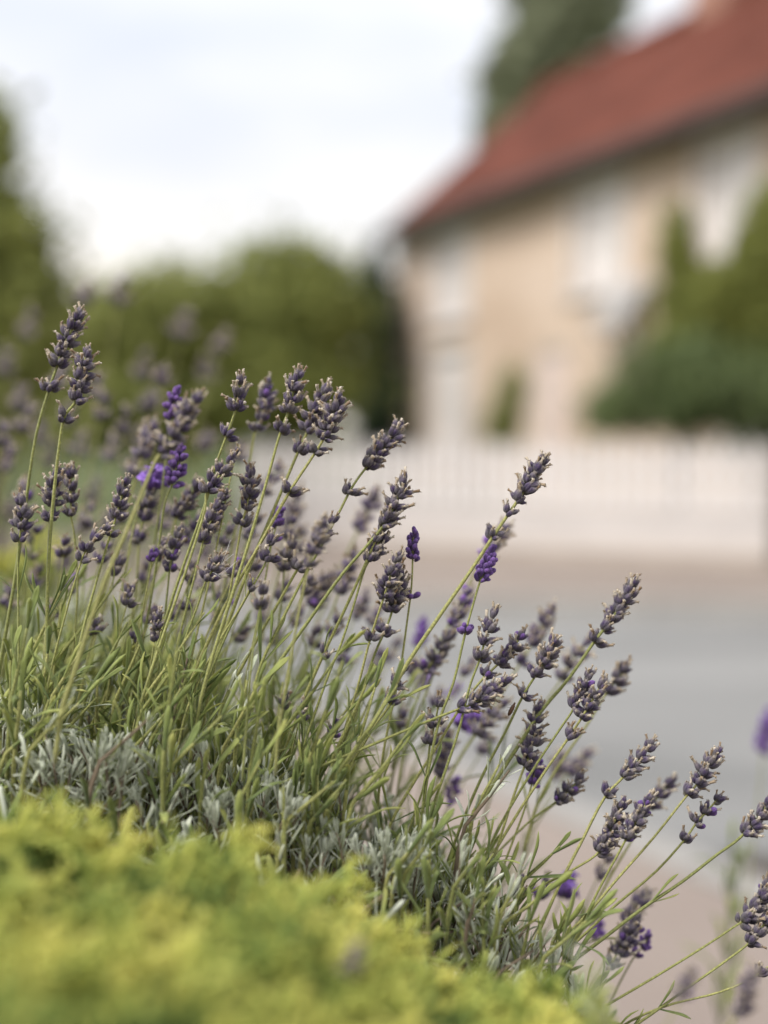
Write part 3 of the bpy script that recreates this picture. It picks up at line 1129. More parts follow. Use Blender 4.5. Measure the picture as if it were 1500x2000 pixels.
    def leaf(q, length, side, tilt, az=None):
        p, tg = at(q)
        right = Vector((1, 0, 0))
        o = (right - tg * right.dot(tg)).normalized()
        b = tg.cross(o)
        a = (0 if side > 0 else math.pi) + (R.uniform(-.7, .7) if az is None else az)
        o2 = o * math.cos(a) + b * math.sin(a)
        z = tg * math.cos(tilt) + o2 * math.sin(tilt)
        M = frame_z(p, z, 0, length * k)
        # local +X bends outwards: roll so that it lies along o2
        xw = (o2 - z * o2.dot(z)).normalized()
        yw = z.cross(xw)
        s = length * k
        for i in range(3):
            M[i][0], M[i][1], M[i][2] = xw[i] * s, yw[i] * s, z[i] * s
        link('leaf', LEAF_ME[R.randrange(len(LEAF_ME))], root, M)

    for q, l0, l1 in lv:
        for s_, ln in ((-1, l0), (1, l1)):
            if ln:
                leaf(q, ln, s_, R.uniform(.35, .6), R.uniform(-.4, .4))
    if auto:
        start = max(q for q in [head + 120, *(v + 90 for v in low)])
        for _ in range(auto):
            q = tot - ext * R.uniform(.15, 1.0) if ext else tot * R.uniform(.75, .97)
            q = max(q, min(start, tot - 20))
            ln = R.uniform(60, 125)
            leaf(q, ln, -1, R.uniform(.3, .6))
            leaf(q, ln * R.uniform(.8, 1.1), 1, R.uniform(.3, .6))
    return root


_sid = 0
D = 'dry'
# --- left edge and upper left
stalk('tallest dry grey purple lavender spike, the highest flower head at left', [(158, 612), (130, 665), (110, 718), (93, 765), (72, 850), (50, 975), (30, 1130), (0, 1300)], 112, 60, (165,), 0.015, r=4.6)
stalk('tall dry lavender spike just right of and below the tallest one', [(172, 682), (160, 730), (147, 785), (127, 815), (116, 870), (106, 950), (95, 1100), (92, 1290)], 105, 58, (150,), 0.0, r=4.8, lv=[(540, 95, 105)])
stalk('short dry lavender spike nearest the left edge with a separate lower whorl', [(40, 975), (42, 1010), (38, 1055), (34, 1090), (36, 1200), (38, 1335)], 58, 56, (85,), 0.0, r=3.2, lv=[(185, 80, 95)])
stalk('out of focus purple lavender head behind the short spike nearest the left edge', [(48, 945), (50, 985), (62, 1035), (52, 1120), (30, 1260)], 60, 40, (95,), 0.13, 'mixed', fine=False, r=3)
stalk('dry lavender head left of a close pair, above the left edge leaves', [(112, 918), (106, 955), (100, 995), (97, 1020), (93, 1120), (90, 1240), (84, 1330)], 72, 52, (100,), 0.01, r=4.4, lv=[(290, 100, 110)])
stalk('dry lavender head right of the close pair, on a thinner stem', [(140, 918), (138, 955), (139, 985), (141, 1008), (146, 1050), (153, 1150), (140, 1290)], 62, 42, (88,), 0.03, r=3)
stalk('small dry lavender spike bent to the right above a tiny hanging bud cluster', [(212, 1030), (188, 1050), (163, 1080), (155, 1105), (132, 1180), (105, 1290)], 66, 36, (86,), 0.0, r=2.8)
stalk('compact dry lavender head left of the lilac open flower', [(248, 938), (238, 970), (226, 1010), (214, 1050), (190, 1125), (165, 1215), (140, 1320)], 76, 50, (112,), 0.01, r=3.6)
stalk('large grey lavender head on a thick stem below the first bright violet tip', [(384, 778), (355, 825), (322, 880), (303, 905), (252, 1020), (198, 1150), (145, 1310)], 108, 66, (128,), -0.075, r=5.2)
stalk('bright violet lavender tip half hidden behind the large grey head', [(346, 758), (340, 795), (334, 840), (325, 900), (310, 1010), (280, 1180), (250, 1330)], 62, 46, (), 0.06, 'bud', r=3.4)
stalk('deep violet budding lavender head under the large grey head', [(352, 872), (347, 905), (338, 945), (323, 985), (310, 1060), (295, 1170), (270, 1300)], 76, 52, (), 0.035, 'bud', r=3.6)
stalk('pale lilac open lavender flower glowing between grey heads', [(306, 922), (296, 948), (278, 975), (258, 1050), (230, 1200)], 34, 46, (), 0.075, 'bloom', r=3, fine=False)
stalk('out of focus brown lavender head behind the large grey head', [(300, 828), (285, 870), (268, 920), (248, 985), (210, 1130), (180, 1260)], 70, 54, (105,), 0.14, fine=False, r=4)
stalk('grey green lavender head directly under the lilac open flower', [(293, 955), (288, 985), (280, 1015), (274, 1060), (262, 1160), (240, 1300)], 62, 46, (105,), 0.075, r=3.4)
stalk('dusty lavender head right of the deep violet one, tip leaning right', [(385, 945), (368, 975), (348, 1005), (336, 1035), (300, 1130), (255, 1280)], 76, 54, (), 0.065, r=3.4)
stalk('purple lavender spike on an upright stem with a small bud pair below its head', [(352, 1035), (343, 1065), (334, 1100), (326, 1170), (312, 1280)], 62, 44, (82,), 0.03, 'mixed', r=3)
stalk('two pointed violet buds on a thin stem between green stems', [(300, 1070), (297, 1095), (285, 1160), (262, 1300)], 24, 24, (), 0.02, 'bud', r=2.6)
# --- the upper middle cluster
stalk('slim dry lavender spike of widely spaced whorls left of the tall middle cluster', [(470, 740), (466, 770), (458, 808), (438, 860), (420, 910), (400, 985), (372, 1065), (342, 1155), (310, 1260)], 62, 48, (120,), 0.0, r=3.8)
stalk('dry lavender spike with pale tips below the slim spaced one', [(452, 895), (432, 925), (406, 962), (398, 1000), (362, 1110), (320, 1240), (290, 1330)], 82, 56, (), 0.0, r=3.8)
stalk('small plum lavender bud cluster squeezed between two middle spikes', [(466, 868), (461, 890), (456, 915), (440, 985), (415, 1100), (380, 1260)], 24, 40, (), 0.02, 'mixed', r=2.6)
stalk('soft focus purple lavender head left of the dark tallest middle one', [(524, 748), (518, 785), (509, 820), (499, 845), (487, 910), (462, 1030), (430, 1180)], 72, 50, (98,), 0.075, 'mixed', r=3.4)
stalk('dark purple lavender head, the tallest of the middle cluster', [(582, 730), (572, 770), (562, 810), (546, 850), (522, 935), (480, 1075), (430, 1240), (405, 1320)], 78, 62, (118,), 0.0, r=4.2)
stalk('pale brown lavender head left of the paired middle heads', [(640, 757), (622, 795), (600, 845), (576, 892), (530, 1010), (478, 1130), (420, 1290)], 92, 56, (140,), 0.02, r=4.6)
stalk('big grey lavender head at the right of the tall middle cluster', [(662, 775), (652, 812), (632, 855), (608, 895), (562, 965), (500, 1075), (445, 1170), (390, 1290)], 88, 64, (122, 215), -0.005, r=4.4)
stalk('mid height purple lavender spike left of the tiny bright violet spike', [(490, 915), (488, 950), (482, 995), (472, 1030), (458, 1100), (440, 1210), (415, 1330)], 78, 46, (112,), 0.012, r=3.4)
stalk('dark blurred lavender head behind the purple spike in the middle', [(545, 905), (532, 935), (515, 970), (490, 1050), (455, 1180)], 66, 40, (), 0.15, fine=False, r=3.4)
stalk('tiny bright violet lavender spike standing before dark blurred heads', [(546, 992), (541, 1020), (534, 1055), (524, 1095), (505, 1200), (485, 1310)], 40, 26, (64,), 0.035, 'bud', r=2.6)
stalk('dark blurred lavender head right of the tiny bright violet spike', [(590, 1030), (582, 1055), (570, 1090), (548, 1170), (520, 1290)], 48, 46, (), 0.19, fine=False, r=3)
stalk('pale blurred lavender head above the dark blurred one in the middle', [(582, 965), (570, 1000), (558, 1050), (530, 1150)], 80, 50, (), 0.22, fine=False, r=3)
stalk('crumpled grey lavender head crossed by the tiny violet spike stem', [(532, 1050), (526, 1075), (514, 1105), (490, 1150), (450, 1225), (415, 1300)], 46, 54, (), 0.0, r=3)
stalk('tawny lavender head right of the crumpled grey one', [(572, 1055), (562, 1085), (554, 1115), (548, 1170), (538, 1290)], 62, 46, (), 0.055, r=3)
stalk('sharp lavender head half hidden by a furry one, with a whorl lower on its stem', [(655, 1008), (635, 1040), (605, 1080), (580, 1112), (545, 1175), (495, 1265), (440, 1370)], 46, 52, (130,), 0.0, r=4.2)
stalk('furry brown grey lavender head in front of a sharper one', [(632, 1012), (622, 1045), (610, 1078), (600, 1120), (585, 1200), (560, 1330)], 70, 48, (100,), -0.07, r=3.6)
stalk('small soft lavender cluster at the knee of two crossing green stems', [(516, 1145), (510, 1170), (506, 1198), (498, 1260), (488, 1340)], 44, 42, (), -0.04, r=3)
stalk('dry lavender whorl with a curved leaf at its left in the leafy middle', [(495, 1128), (488, 1150), (465, 1190), (430, 1250), (395, 1320)], 26, 40, (), 0.0, r=3, lv=[(42, 60, 0)])
stalk('bristly lavender head with spider silk left of the crumpled grey head', [(430, 1085), (418, 1108), (400, 1140), (385, 1180), (360, 1260), (340, 1340)], 52, 52, (), 0.0, r=3.2)
stalk('purple jointed lavender spike above the bristly head with spider silk', [(438, 965), (424, 995), (405, 1035), (395, 1062), (380, 1130), (350, 1250)], 102, 42, (), 0.02, 'mixed', r=3)
stalk('blunt dusty lavender head left of the bristly one', [(378, 1098), (373, 1122), (368, 1150), (364, 1200), (355, 1300)], 44, 40, (92,), 0.055, r=3)
stalk('little dark dried lavender spike low among the leaves at left', [(310, 1198), (306, 1225), (300, 1260), (290, 1330)], 52, 22, (), 0.0, r=2.4)
# --- middle right
stalk('dry lavender spike leaning right before the pale fence, one whorl far down its stem', [(782, 830), (755, 868), (720, 908), (690, 950), (664, 995), (632, 1055), (592, 1130), (540, 1230)], 108, 52, (170,), 0.012, r=3.6)
stalk('blurred brown lavender head behind, left of the bristling one', [(735, 960), (722, 990), (705, 1025), (685, 1070), (640, 1170), (590, 1290)], 62, 44, (82,), 0.19, fine=False, r=4)
stalk('bristling lavender head before the lower fence on a long straight stem', [(790, 938), (775, 975), (755, 1020), (722, 1056), (668, 1120), (605, 1208), (545, 1296), (490, 1380)], 100, 62, (), 0.0, r=4.6)
stalk('lavender spike tucked under the bristling one, hanging over its stem', [(748, 1025), (742, 1055), (726, 1085), (712, 1112), (690, 1180), (665, 1255), (640, 1320), (605, 1420)], 76, 48, (), 0.005, r=3.2)
stalk('lavender stem with two long leaves and small buds at one knot in the middle', [(738, 1042), (728, 1068), (700, 1130), (668, 1200), (630, 1278), (590, 1370), (560, 1450)], 20, 40, (265,), 0.0, r=4.6, lv=[(262, 62, 98)])
stalk('upright deep violet budding lavender spike alone before the kerb', [(808, 1036), (806, 1065), (804, 1097), (801, 1150), (794, 1215), (780, 1310), (760, 1410)], 58, 34, (132,), 0.01, 'bud', r=2.9)
stalk('grey green lavender head, the left and upper of an overlapping pair', [(778, 1088), (764, 1120), (750, 1165), (742, 1195), (722, 1255), (700, 1330), (672, 1430)], 84, 52, (172,), 0.0, r=3.4)
stalk('mauve lavender head, the right and lower of the overlapping pair', [(782, 1122), (776, 1155), (766, 1200), (752, 1232), (728, 1290), (695, 1390), (650, 1500)], 74, 52, (120,), 0.008, r=3.6)
stalk('dark blurred lavender head behind the long straight stem', [(690, 1080), (678, 1115), (662, 1160), (640, 1210), (595, 1300)], 82, 48, (), 0.12, fine=False, r=3.6)
stalk('plum blurred lavender head left of the dark one behind the long stem', [(645, 1122), (630, 1150), (608, 1182), (590, 1240), (560, 1330)], 72, 50, (), 0.13, 'mixed', fine=False, r=3.2)
stalk('faint plum lavender head blurred between two stems in the middle', [(715, 1160), (704, 1185), (688, 1215), (665, 1290), (630, 1390)], 52, 36, (), 0.20, 'mixed', fine=False, r=3)
stalk('small purple lavender spike with two leaves at its foot knot, above the pale road', [(788, 1300), (782, 1322), (774, 1345), (762, 1375), (725, 1430), (680, 1510)], 44, 44, (76,), 0.0, r=4.2, lv=[(84, 78, 92)])
stalk('blurred dark lavender head low in the middle behind thin stems', [(742, 1270), (732, 1300), (716, 1340), (690, 1420)], 66, 42, (), 0.25, fine=False, r=3)
stalk('dark soft lavender head behind the small purple spike with two leaves', [(778, 1250), (766, 1275), (748, 1310), (720, 1400)], 46, 36, (), 0.27, fine=False, r=3)
stalk('little plum lavender spike low among grey green leaves', [(596, 1368), (592, 1388), (585, 1412), (570, 1480)], 40, 34, (), 0.0, 'mixed', r=2.4)
stalk('second little plum lavender spike low among leaves, further right', [(660, 1404), (655, 1422), (648, 1445), (632, 1500)], 38, 30, (), 0.01, 'mixed', r=2.2)
stalk('thin half bare lavender spike left of the two little plum ones', [(560, 1352), (556, 1372), (552, 1400), (545, 1470)], 30, 24, (), 0.02, r=2.2)
# --- right of centre
stalk('long lavender spike rising highest before the right part of the fence', [(1062, 897), (1040, 930), (1008, 980), (968, 1043), (925, 1108), (862, 1200), (800, 1292), (735, 1400), (690, 1470)], 98, 50, (130, 184), 0.0, r=5.2)
stalk('blurred lavender head crossed by the long stem left of the violet one', [(985, 1028), (968, 1055), (940, 1095), (915, 1140), (870, 1235), (820, 1330)], 72, 46, (), 0.11, 'mixed', fine=False, r=3.6)
stalk('rich violet budding lavender spike crossing the long stem before the road', [(962, 1075), (950, 1105), (938, 1140), (925, 1180), (908, 1240), (885, 1330), (862, 1400), (845, 1470)], 64, 44, (172,), 0.0, 'bud', r=3.4)
stalk('soft mauve lavender head behind the violet spike stem', [(915, 1152), (903, 1185), (885, 1225), (860, 1280), (820, 1380)], 78, 52, (), 0.10, 'mixed', fine=False, r=3.6)
stalk('soft tawny lavender head below the mauve one', [(878, 1240), (862, 1268), (838, 1302), (822, 1340), (790, 1440)], 82, 56, (), 0.085, 'mixed', r=3.6)
stalk('bright blurred violet lavender tip left of the soft tawny head', [(828, 1212), (824, 1235), (818, 1262), (805, 1340)], 52, 30, (), 0.22, 'bud', fine=False, r=2.6)
stalk('narrow blurred violet lavender bud hanging lower under the tawny head', [(836, 1305), (830, 1325), (820, 1350), (800, 1430)], 42, 20, (), 0.22, 'bud', fine=False, r=2.6)
stalk('single blurred violet lavender bud before the grey road', [(894, 1332), (888, 1348), (878, 1370), (850, 1450)], 30, 20, (), 0.22, 'bud', fine=False, r=2.4)
stalk('upright dark lavender head with a spaced lower whorl in the right middle', [(966, 1193), (955, 1225), (944, 1258), (935, 1290), (918, 1345), (893, 1430), (860, 1530)], 68, 52, (100,), 0.0, r=3.4)
stalk('lavender head leaning right just below the upright dark one', [(1018, 1238), (1000, 1270), (968, 1300), (940, 1330), (900, 1380), (850, 1460), (800, 1540)], 74, 50, (112,), 0.015, 'mixed', r=3.8)
stalk('blurred brown lavender head behind, tallest over the road at centre right', [(1078, 1190), (1062, 1220), (1040, 1258), (1018, 1295), (970, 1370), (900, 1480)], 82, 48, (122,), 0.13, fine=False, r=4)
stalk('bristly dark lavender head with two whorls spaced along a straight stem, a brown beetle below', [(1085, 1250), (1070, 1280), (1048, 1318), (1020, 1362), (985, 1430), (945, 1510), (905, 1600), (880, 1670)], 56, 56, (82, 128), 0.0, r=4)
stalk('plump beaded lavender spike on the long nearly horizontal stem', [(990, 1328), (955, 1352), (918, 1375), (885, 1388), (800, 1425), (705, 1462), (620, 1500), (520, 1545)], 88, 44, (112,), -0.005, r=4, ext=60)
stalk('spiky lavender head on an upright stem crossed by the horizontal one', [(858, 1370), (853, 1395), (848, 1422), (842, 1455), (828, 1530), (805, 1610)], 48, 54, (84,), 0.0, r=3.2)
stalk('dark blurred lavender spike behind the crossing stems', [(872, 1430), (868, 1470), (858, 1520), (840, 1600)], 92, 38, (), 0.11, fine=False, r=3.4)
stalk('dusty brown lavender head blurred under the plump beaded spike', [(985, 1372), (960, 1400), (930, 1432), (900, 1480), (850, 1570)], 84, 54, (), 0.10, fine=False, r=3.6)
stalk('blurred lavender head with one lilac flower left of the dusty brown one', [(930, 1395), (910, 1412), (892, 1425), (870, 1480), (830, 1570)], 40, 40, (), 0.13, 'bloom', fine=False, r=3)
stalk('small blurred magenta violet lavender head before the pink pavement', [(892, 1520), (888, 1540), (882, 1562), (860, 1630)], 30, 34, (52,), 0.14, 'bud', fine=False, r=2.6)
stalk('long lavender spike far out at right with whorls strung along a thick stem', [(1242, 1132), (1218, 1175), (1190, 1215), (1165, 1250), (1110, 1325), (1060, 1385), (1000, 1475), (940, 1570)], 116, 50, (148,), 0.02, r=4.8)
stalk('blurred lavender head behind the thick stem of the far out spike', [(1150, 1248), (1132, 1275), (1112, 1302), (1080, 1350), (1010, 1450)], 68, 46, (94,), 0.12, fine=False, r=3.6)
stalk('brown lavender head peeping from behind the dense one at right', [(1222, 1302), (1205, 1328), (1180, 1360), (1150, 1410), (1090, 1500)], 62, 52, (), 0.075, r=3.6)
stalk('dense purple lavender head, the larger front one at right', [(1180, 1330), (1160, 1362), (1138, 1402), (1108, 1445), (1060, 1515), (1000, 1605), (945, 1700)], 86, 60, (130,), -0.004, r=4)
stalk('narrow purple lavender head pressed against the left of the dense one', [(1150, 1312), (1138, 1345), (1118, 1388), (1092, 1425), (1042, 1500), (985, 1600), (930, 1710)], 78, 42, (), 0.004, 'mixed', r=3.6)
stalk('upright grey lavender column left of the dense purple head', [(1052, 1378), (1045, 1415), (1035, 1468), (1022, 1500), (1000, 1570), (965, 1680)], 104, 50, (122,), 0.018, r=3.6)
stalk('violet lavender bud head under the upright grey column', [(1050, 1482), (1046, 1508), (1038, 1535), (1022, 1590), (985, 1690)], 52, 46, (), 0.03, 'bud', r=3)
stalk('first of two blurred lavender heads over the road, the upper right one', [(1150, 1468), (1130, 1492), (1108, 1515), (1080, 1560), (1020, 1650)], 62, 40, (), 0.21, fine=False, r=3.2)
stalk('second of two blurred lavender heads over the road, the darker left one', [(1100, 1470), (1090, 1500), (1080, 1525), (1050, 1600)], 52, 36, (), 0.22, fine=False, r=3)
stalk('small purple tufted lavender head on a slanting stem below two blurred ones', [(1135, 1518), (1115, 1540), (1085, 1566), (1050, 1590), (1005, 1630), (950, 1690)], 64, 46, (), 0.035, 'mixed', r=3.2)
# --- lower right
stalk('dry lavender spike with a whorl at half length, over the grey road at right', [(1272, 1452), (1248, 1485), (1212, 1522), (1178, 1560), (1135, 1640), (1090, 1735), (1050, 1830), (1020, 1880)], 86, 52, (134,), 0.008, r=4.2)
stalk('frosted lavender head with a small whorl beneath, farthest right over the road', [(1402, 1468), (1382, 1498), (1358, 1532), (1338, 1558), (1275, 1635), (1205, 1715), (1140, 1790), (1080, 1850)], 76, 54, (106,), 0.0, r=3.6)
stalk('knobbly purple lavender spike of three separate clusters below the frosted head', [(1405, 1556), (1385, 1580), (1360, 1608), (1335, 1642), (1280, 1705), (1200, 1770), (1130, 1835), (1070, 1890)], 44, 46, (72, 112), 0.005, 'mixed', r=3.6)
stalk('soft brown lavender head at the end of an overlapping row of three', [(1312, 1526), (1292, 1550), (1265, 1582), (1240, 1630), (1190, 1720), (1140, 1810)], 66, 44, (), 0.08, r=3.4)
stalk('purple lavender head in the middle of the overlapping row of three', [(1268, 1560), (1248, 1595), (1226, 1635), (1210, 1660), (1175, 1730), (1130, 1810), (1090, 1870)], 92, 52, (), -0.015, 'mixed', r=3.6)
stalk('dark inky lavender head at the lower end of the overlapping row of three', [(1218, 1568), (1200, 1605), (1172, 1662), (1130, 1690), (1060, 1730), (1000, 1765), (930, 1805)], 112, 56, (), 0.0, r=3.6, ext=60)
stalk('lavender spike cut by the right edge on a long bare stem with a leafy knot', [(1505, 1565), (1475, 1605), (1440, 1640), (1400, 1672), (1330, 1722), (1258, 1772), (1170, 1840), (1090, 1900)], 82, 50, (), 0.0, r=4.6, lv=[(310, 78, 60)])
stalk('large purple lavender spike cut by the lower right edge', [(1512, 1715), (1485, 1760), (1462, 1790), (1430, 1815), (1370, 1850), (1280, 1905), (1180, 1965), (1110, 2010)], 92, 52, (112,), 0.01, 'mixed', r=3.8)
stalk('dry lavender head at the right edge below the large purple one', [(1512, 1775), (1492, 1805), (1465, 1840), (1420, 1875), (1350, 1925), (1280, 1975), (1220, 2020)], 84, 46, (), 0.005, r=3.6)
stalk('lowest lavender spike at the right edge on a drooping stem', [(1515, 1880), (1490, 1895), (1460, 1915), (1400, 1940), (1300, 1965), (1220, 2000), (1160, 2050)], 42, 46, (), 0.0, r=3.4, lv=[(250, 70, 75)])
stalk('grey blurred lavender head drooping close to the lens in the right corner', [(1472, 1895), (1458, 1935), (1442, 1985), (1400, 2020), (1340, 2060)], 92, 52, (), -0.17, fine=False, r=4, auto=0)
stalk('small bluish blurred lavender head close to the lens at the lower right', [(1352, 1895), (1340, 1925), (1325, 1955), (1300, 2010)], 58, 44, (), -0.19, 'mixed', fine=False, r=3, auto=0)
stalk('dark lavender head above the juniper with violet buds at its side', [(1245, 1790), (1228, 1825), (1205, 1865), (1180, 1900), (1140, 1960)], 82, 60, (112,), 0.055, 'mixed', r=3.6)
stalk('violet lavender bud tip beside the dark head above the juniper', [(1268, 1822), (1258, 1845), (1238, 1872), (1205, 1930)], 30, 30, (56,), 0.07, 'bud', r=2.8)
stalk('blurred dark lavender head right above the dark one with violet buds', [(1262, 1742), (1245, 1772), (1222, 1805), (1190, 1860)], 72, 56, (), 0.12, fine=False, r=3.2)
stalk('small grey lavender head with a bent leaf low at the edge of the leaves', [(1020, 1712), (1012, 1732), (1002, 1755), (985, 1810)], 36, 32, (), 0.0, r=2.6)
stalk('purple blurred lavender cluster right of the small grey head', [(1070, 1720), (1060, 1738), (1045, 1760), (1010, 1820)], 38, 38, (), 0.09, 'mixed', fine=False, r=2.8)
stalk('lilac blurred lavender flower between green stems low at right', [(1110, 1718), (1102, 1740), (1092, 1765), (1060, 1830)], 34, 36, (), 0.13, 'bloom', fine=False, r=2.6)
stalk('blurred dark lavender head directly under the inky one', [(1192, 1672), (1180, 1695), (1165, 1722), (1130, 1800)], 48, 38, (), 0.15, fine=False, r=2.8)
stalk('violet blurred lavender tip low between thin stems above the juniper', [(1175, 1800), (1165, 1818), (1152, 1840), (1110, 1900)], 36, 34, (), 0.14, 'bud', fine=False, r=2.6)
stalk('blurred purple lavender bloom cut off by the right edge over the road', [(1503, 1385), (1497, 1425), (1490, 1470), (1478, 1600), (1455, 1800), (1430, 2000)], 88, 44, (), 0.42, 'bud', fine=False, r=2.6, ext=200, auto=0)
stalk('dark blurred lavender head sunk into the yellow juniper close to the lens', [(700, 1850), (690, 1880), (675, 1920), (660, 2000)], 64, 52, (), -0.27, fine=False, r=3, auto=0)

# landmarks of the plant, by which the smaller heads are described
MARKS = [(155, 640, 'tallest spike'), (165, 725, 'second tallest spike'), (40, 1010, 'short spike at the left edge'), (108, 950, 'close pair of heads'), (348, 905, 'deep violet head'),
         (300, 940, 'lilac open flower'), (352, 830, 'large grey head'), (188, 1050, 'small bent spike'), (238, 975, 'compact dry head'), (432, 930, 'pale tipped spike'),
         (488, 950, 'mid height purple spike'), (466, 770, 'slim spaced spike'), (572, 770, 'dark purple middle head'), (650, 815, 'big grey middle head'), (543, 1010, 'tiny violet spike'),
         (525, 1075, 'crumpled grey head'), (620, 1045, 'furry head'), (415, 1110, 'bristly head with silk'), (306, 1225, 'little dark dried spike'), (770, 985, 'bristling head'),
         (805, 1065, 'lone upright violet spike'), (768, 1150, 'overlapping pair of heads'), (780, 1322, 'small two leaved spike'), (955, 1225, 'upright dark head'), (853, 1395, 'spiky crossed head'),
         (950, 1350, 'plump beaded spike'), (593, 1390, 'little plum spike'), (343, 1065, 'upright purple spike'), (424, 1000, 'jointed purple spike'), (300, 1080, 'two pointed violet buds')]
WAYS = ['right of', 'at upper right of', 'above', 'at upper left of', 'left of', 'at lower left of', 'below', 'at lower right of']
_used = set()


def by_marks(prefix, x, y):
    """A label that points at one head by the nearest landmark, each wording used once."""
    for mx, my, nm in sorted(MARKS, key=lambda m: (m[0] - x) ** 2 + (m[1] - y) ** 2):
        w = WAYS[round(math.atan2(my - y, x - mx) / (math.pi / 4)) % 8]
        s = f'{prefix} {w} the {nm}'
        if s not in _used:
            _used.add(s)
            return s
    return prefix


# --- clump behind, far out of focus
FAR = [(238, 545, 60), (172, 560, 45), (66, 612, 60), (362, 612, 60), (285, 690, 60), (440, 650, 45), (405, 705, 45), (205, 775, 55), (250, 800, 55), (120, 720, 45), (15, 690, 50),
       (160, 850, 50), (225, 860, 50), (60, 800, 55), (300, 770, 40), (20, 880, 50), (190, 940, 50), (260, 900, 40), (345, 900, 40), (100, 870, 50), (410, 850, 40), (470, 870, 40),
       (30, 980, 40), (85, 830, 50), (140, 790, 50), (190, 740, 45), (280, 840, 45), (320, 720, 40), (45, 760, 50), (120, 930, 45), (300, 960, 40), (215, 1000, 40), (10, 830, 50), (355, 800, 40), (170, 1010, 40), (235, 1050, 45), (330, 1000, 40), (410, 1060, 40), (130, 1080, 40), (60, 1120, 40), (290, 1130, 40), (375, 1180, 40), (450, 1130, 40), (200, 1170, 40), (500, 1110, 40)]
FAR_LABEL = ['highest blurred lavender head of the clump behind, before the hedge', 'blurred lavender head just left of the highest one behind', 'blurred lavender head behind, left of the tallest sharp spike',
             'blurred lavender head of the clump behind alone before the dark hedge', 'blurred slanting lavender head behind, left of the pinkish pair', 'upper one of a blurred pinkish pair of lavender heads before the hedge',
             'lower one of a blurred pinkish pair of lavender heads before the hedge']
for i, (x, y, hd) in enumerate(FAR):
    lean = rng.uniform(0.15, 0.42)
    h_ = 380 - 0.1 * y
    stalk(FAR_LABEL[i] if i < len(FAR_LABEL) else by_marks('far blurred lavender head', x, y + hd * .4),
          [(x, y), (x - lean * hd, y + hd), (x - lean * 0.85 * h_ * .5, y + h_ * .5), (x - lean * 1.05 * h_, y + h_)],
          hd * .8, 42, (), rng.uniform(0.6, 0.95) if y < 720 else rng.uniform(0.28, 0.55), D, fine=False, group=GROUP_FAR, r=2.2, auto=0, ext=160, seed=5000 + i)

# small soft heads crowded between the stems of the main plant
DEEP = [(178, 985, 44), (318, 1055, 40), (272, 1030, 36), (455, 1030, 40), (368, 1030, 36), (395, 1010, 34), (235, 1090, 36), (130, 1050, 36), (505, 1010, 44), (560, 1140, 36),
        (470, 1095, 34), (620, 1230, 36), (540, 1230, 32), (345, 1180, 30), (255, 1150, 32), (680, 1260, 34), (815, 1290, 34), (430, 1200, 30), (75, 1110, 34), (925, 1290, 34),
        (150, 1120, 40), (210, 1060, 40), (290, 1100, 38), (330, 990, 44), (425, 1010, 36), (500, 1080, 36), (445, 1145, 34), (360, 1230, 30), (190, 1210, 30), (60, 1050, 40), (20, 1150, 36), (240, 985, 40),
        (575, 1010, 44), (610, 1130, 36), (520, 1180, 34), (585, 1190, 34), (660, 1210, 34), (300, 1190, 30), (405, 1120, 36), (270, 1225, 28), (105, 1180, 30), (480, 1225, 30), (740, 1190, 34), (860, 1350, 36), (790, 1390, 34), (960, 1440, 36)]
for i, (x, y, hd) in enumerate(DEEP):
    t_ = rng.uniform(.2, .5) * (0.6 + x / 900)
    stalk(by_marks('small soft lavender head among the stems', x, y + hd * .4),
          [(x, y), (x - t_ * hd, y + hd), (x - t_ * 130, y + 140), (x - t_ * 240, y + 280)], hd, 40, (), rng.uniform(.03, .2), rng.choice([D, D, 'mixed']),
          fine=False, group='small heads deep between the stems', r=2.6, auto=1, seed=7000 + i)


# ------------------------------------------------------------------ the lavender bush: leafy shoots
def tuft_mb(seed):
    """Short silver shoot: a crowded rosette of narrow leaves on a twig, in metres."""
    R = random.Random(seed)
    mb = MB()
    H = R.uniform(.012, .024)
    bend = Vector((R.uniform(-.004, .006), R.uniform(-.004, .004), 0))
    axis = [Vector((0, 0, -.02)), bend * .3 + Vector((0, 0, H * .4)), bend + Vector((0, 0, H))]
    tube(mb, axis, [.0009, .0008, .0006], 5, 1)
    npair = R.randint(7, 10)
    roll = R.uniform(0, 6.28)
    for j in range(npair):
        f = j / (npair - 1)
        p = axis[1].lerp(axis[2], f) if f > 0.3 else axis[0].lerp(axis[1], 0.4 + f * 2)
        for k in range(2 if j < npair - 1 else 4):
            a = roll + j * 1.35 + k * math.pi * (1 if j < npair - 1 else .5)
            tl = (.85 - .68 * f) * R.uniform(.65, 1.2)
            z = Vector((math.cos(a) * math.sin(tl), math.sin(a) * math.sin(tl), math.cos(tl)))
            L = (.019 - .008 * f) * R.uniform(.8, 1.25)
            o = Vector((math.cos(a), math.sin(a), 0))
            x = (-(o - z * o.dot(z))).normalized()
            y = z.cross(x)
            M = Matrix.Identity(4)
            for i in range(3):
                M[i][0], M[i][1], M[i][2], M[i][3] = x[i] * L, y[i] * L, z[i] * L, p[i]
            mb.merge(NARROW[R.randrange(len(NARROW))], M)
    return mb


NARROW = [leaf_mb(c, w, s, 700 + i) for i, (c, w, s) in enumerate([(.08, .10, .03), (.2, .092, -.04), (-.1, .095, .05), (.32, .088, .05)])]
TUFT_ME = [tuft_mb(800 + i).mesh('leafy_shoot', [M_silver, M_twig]) for i in range(12)]

bush_base = Vector((-0.02, 0.78, bed_z(-0.02, 0.78)))
bush = empty('lavender_bush', bush_base, 'grey green leafy body of the lavender plant from which the sharp stalks rise', 'lavender bush')

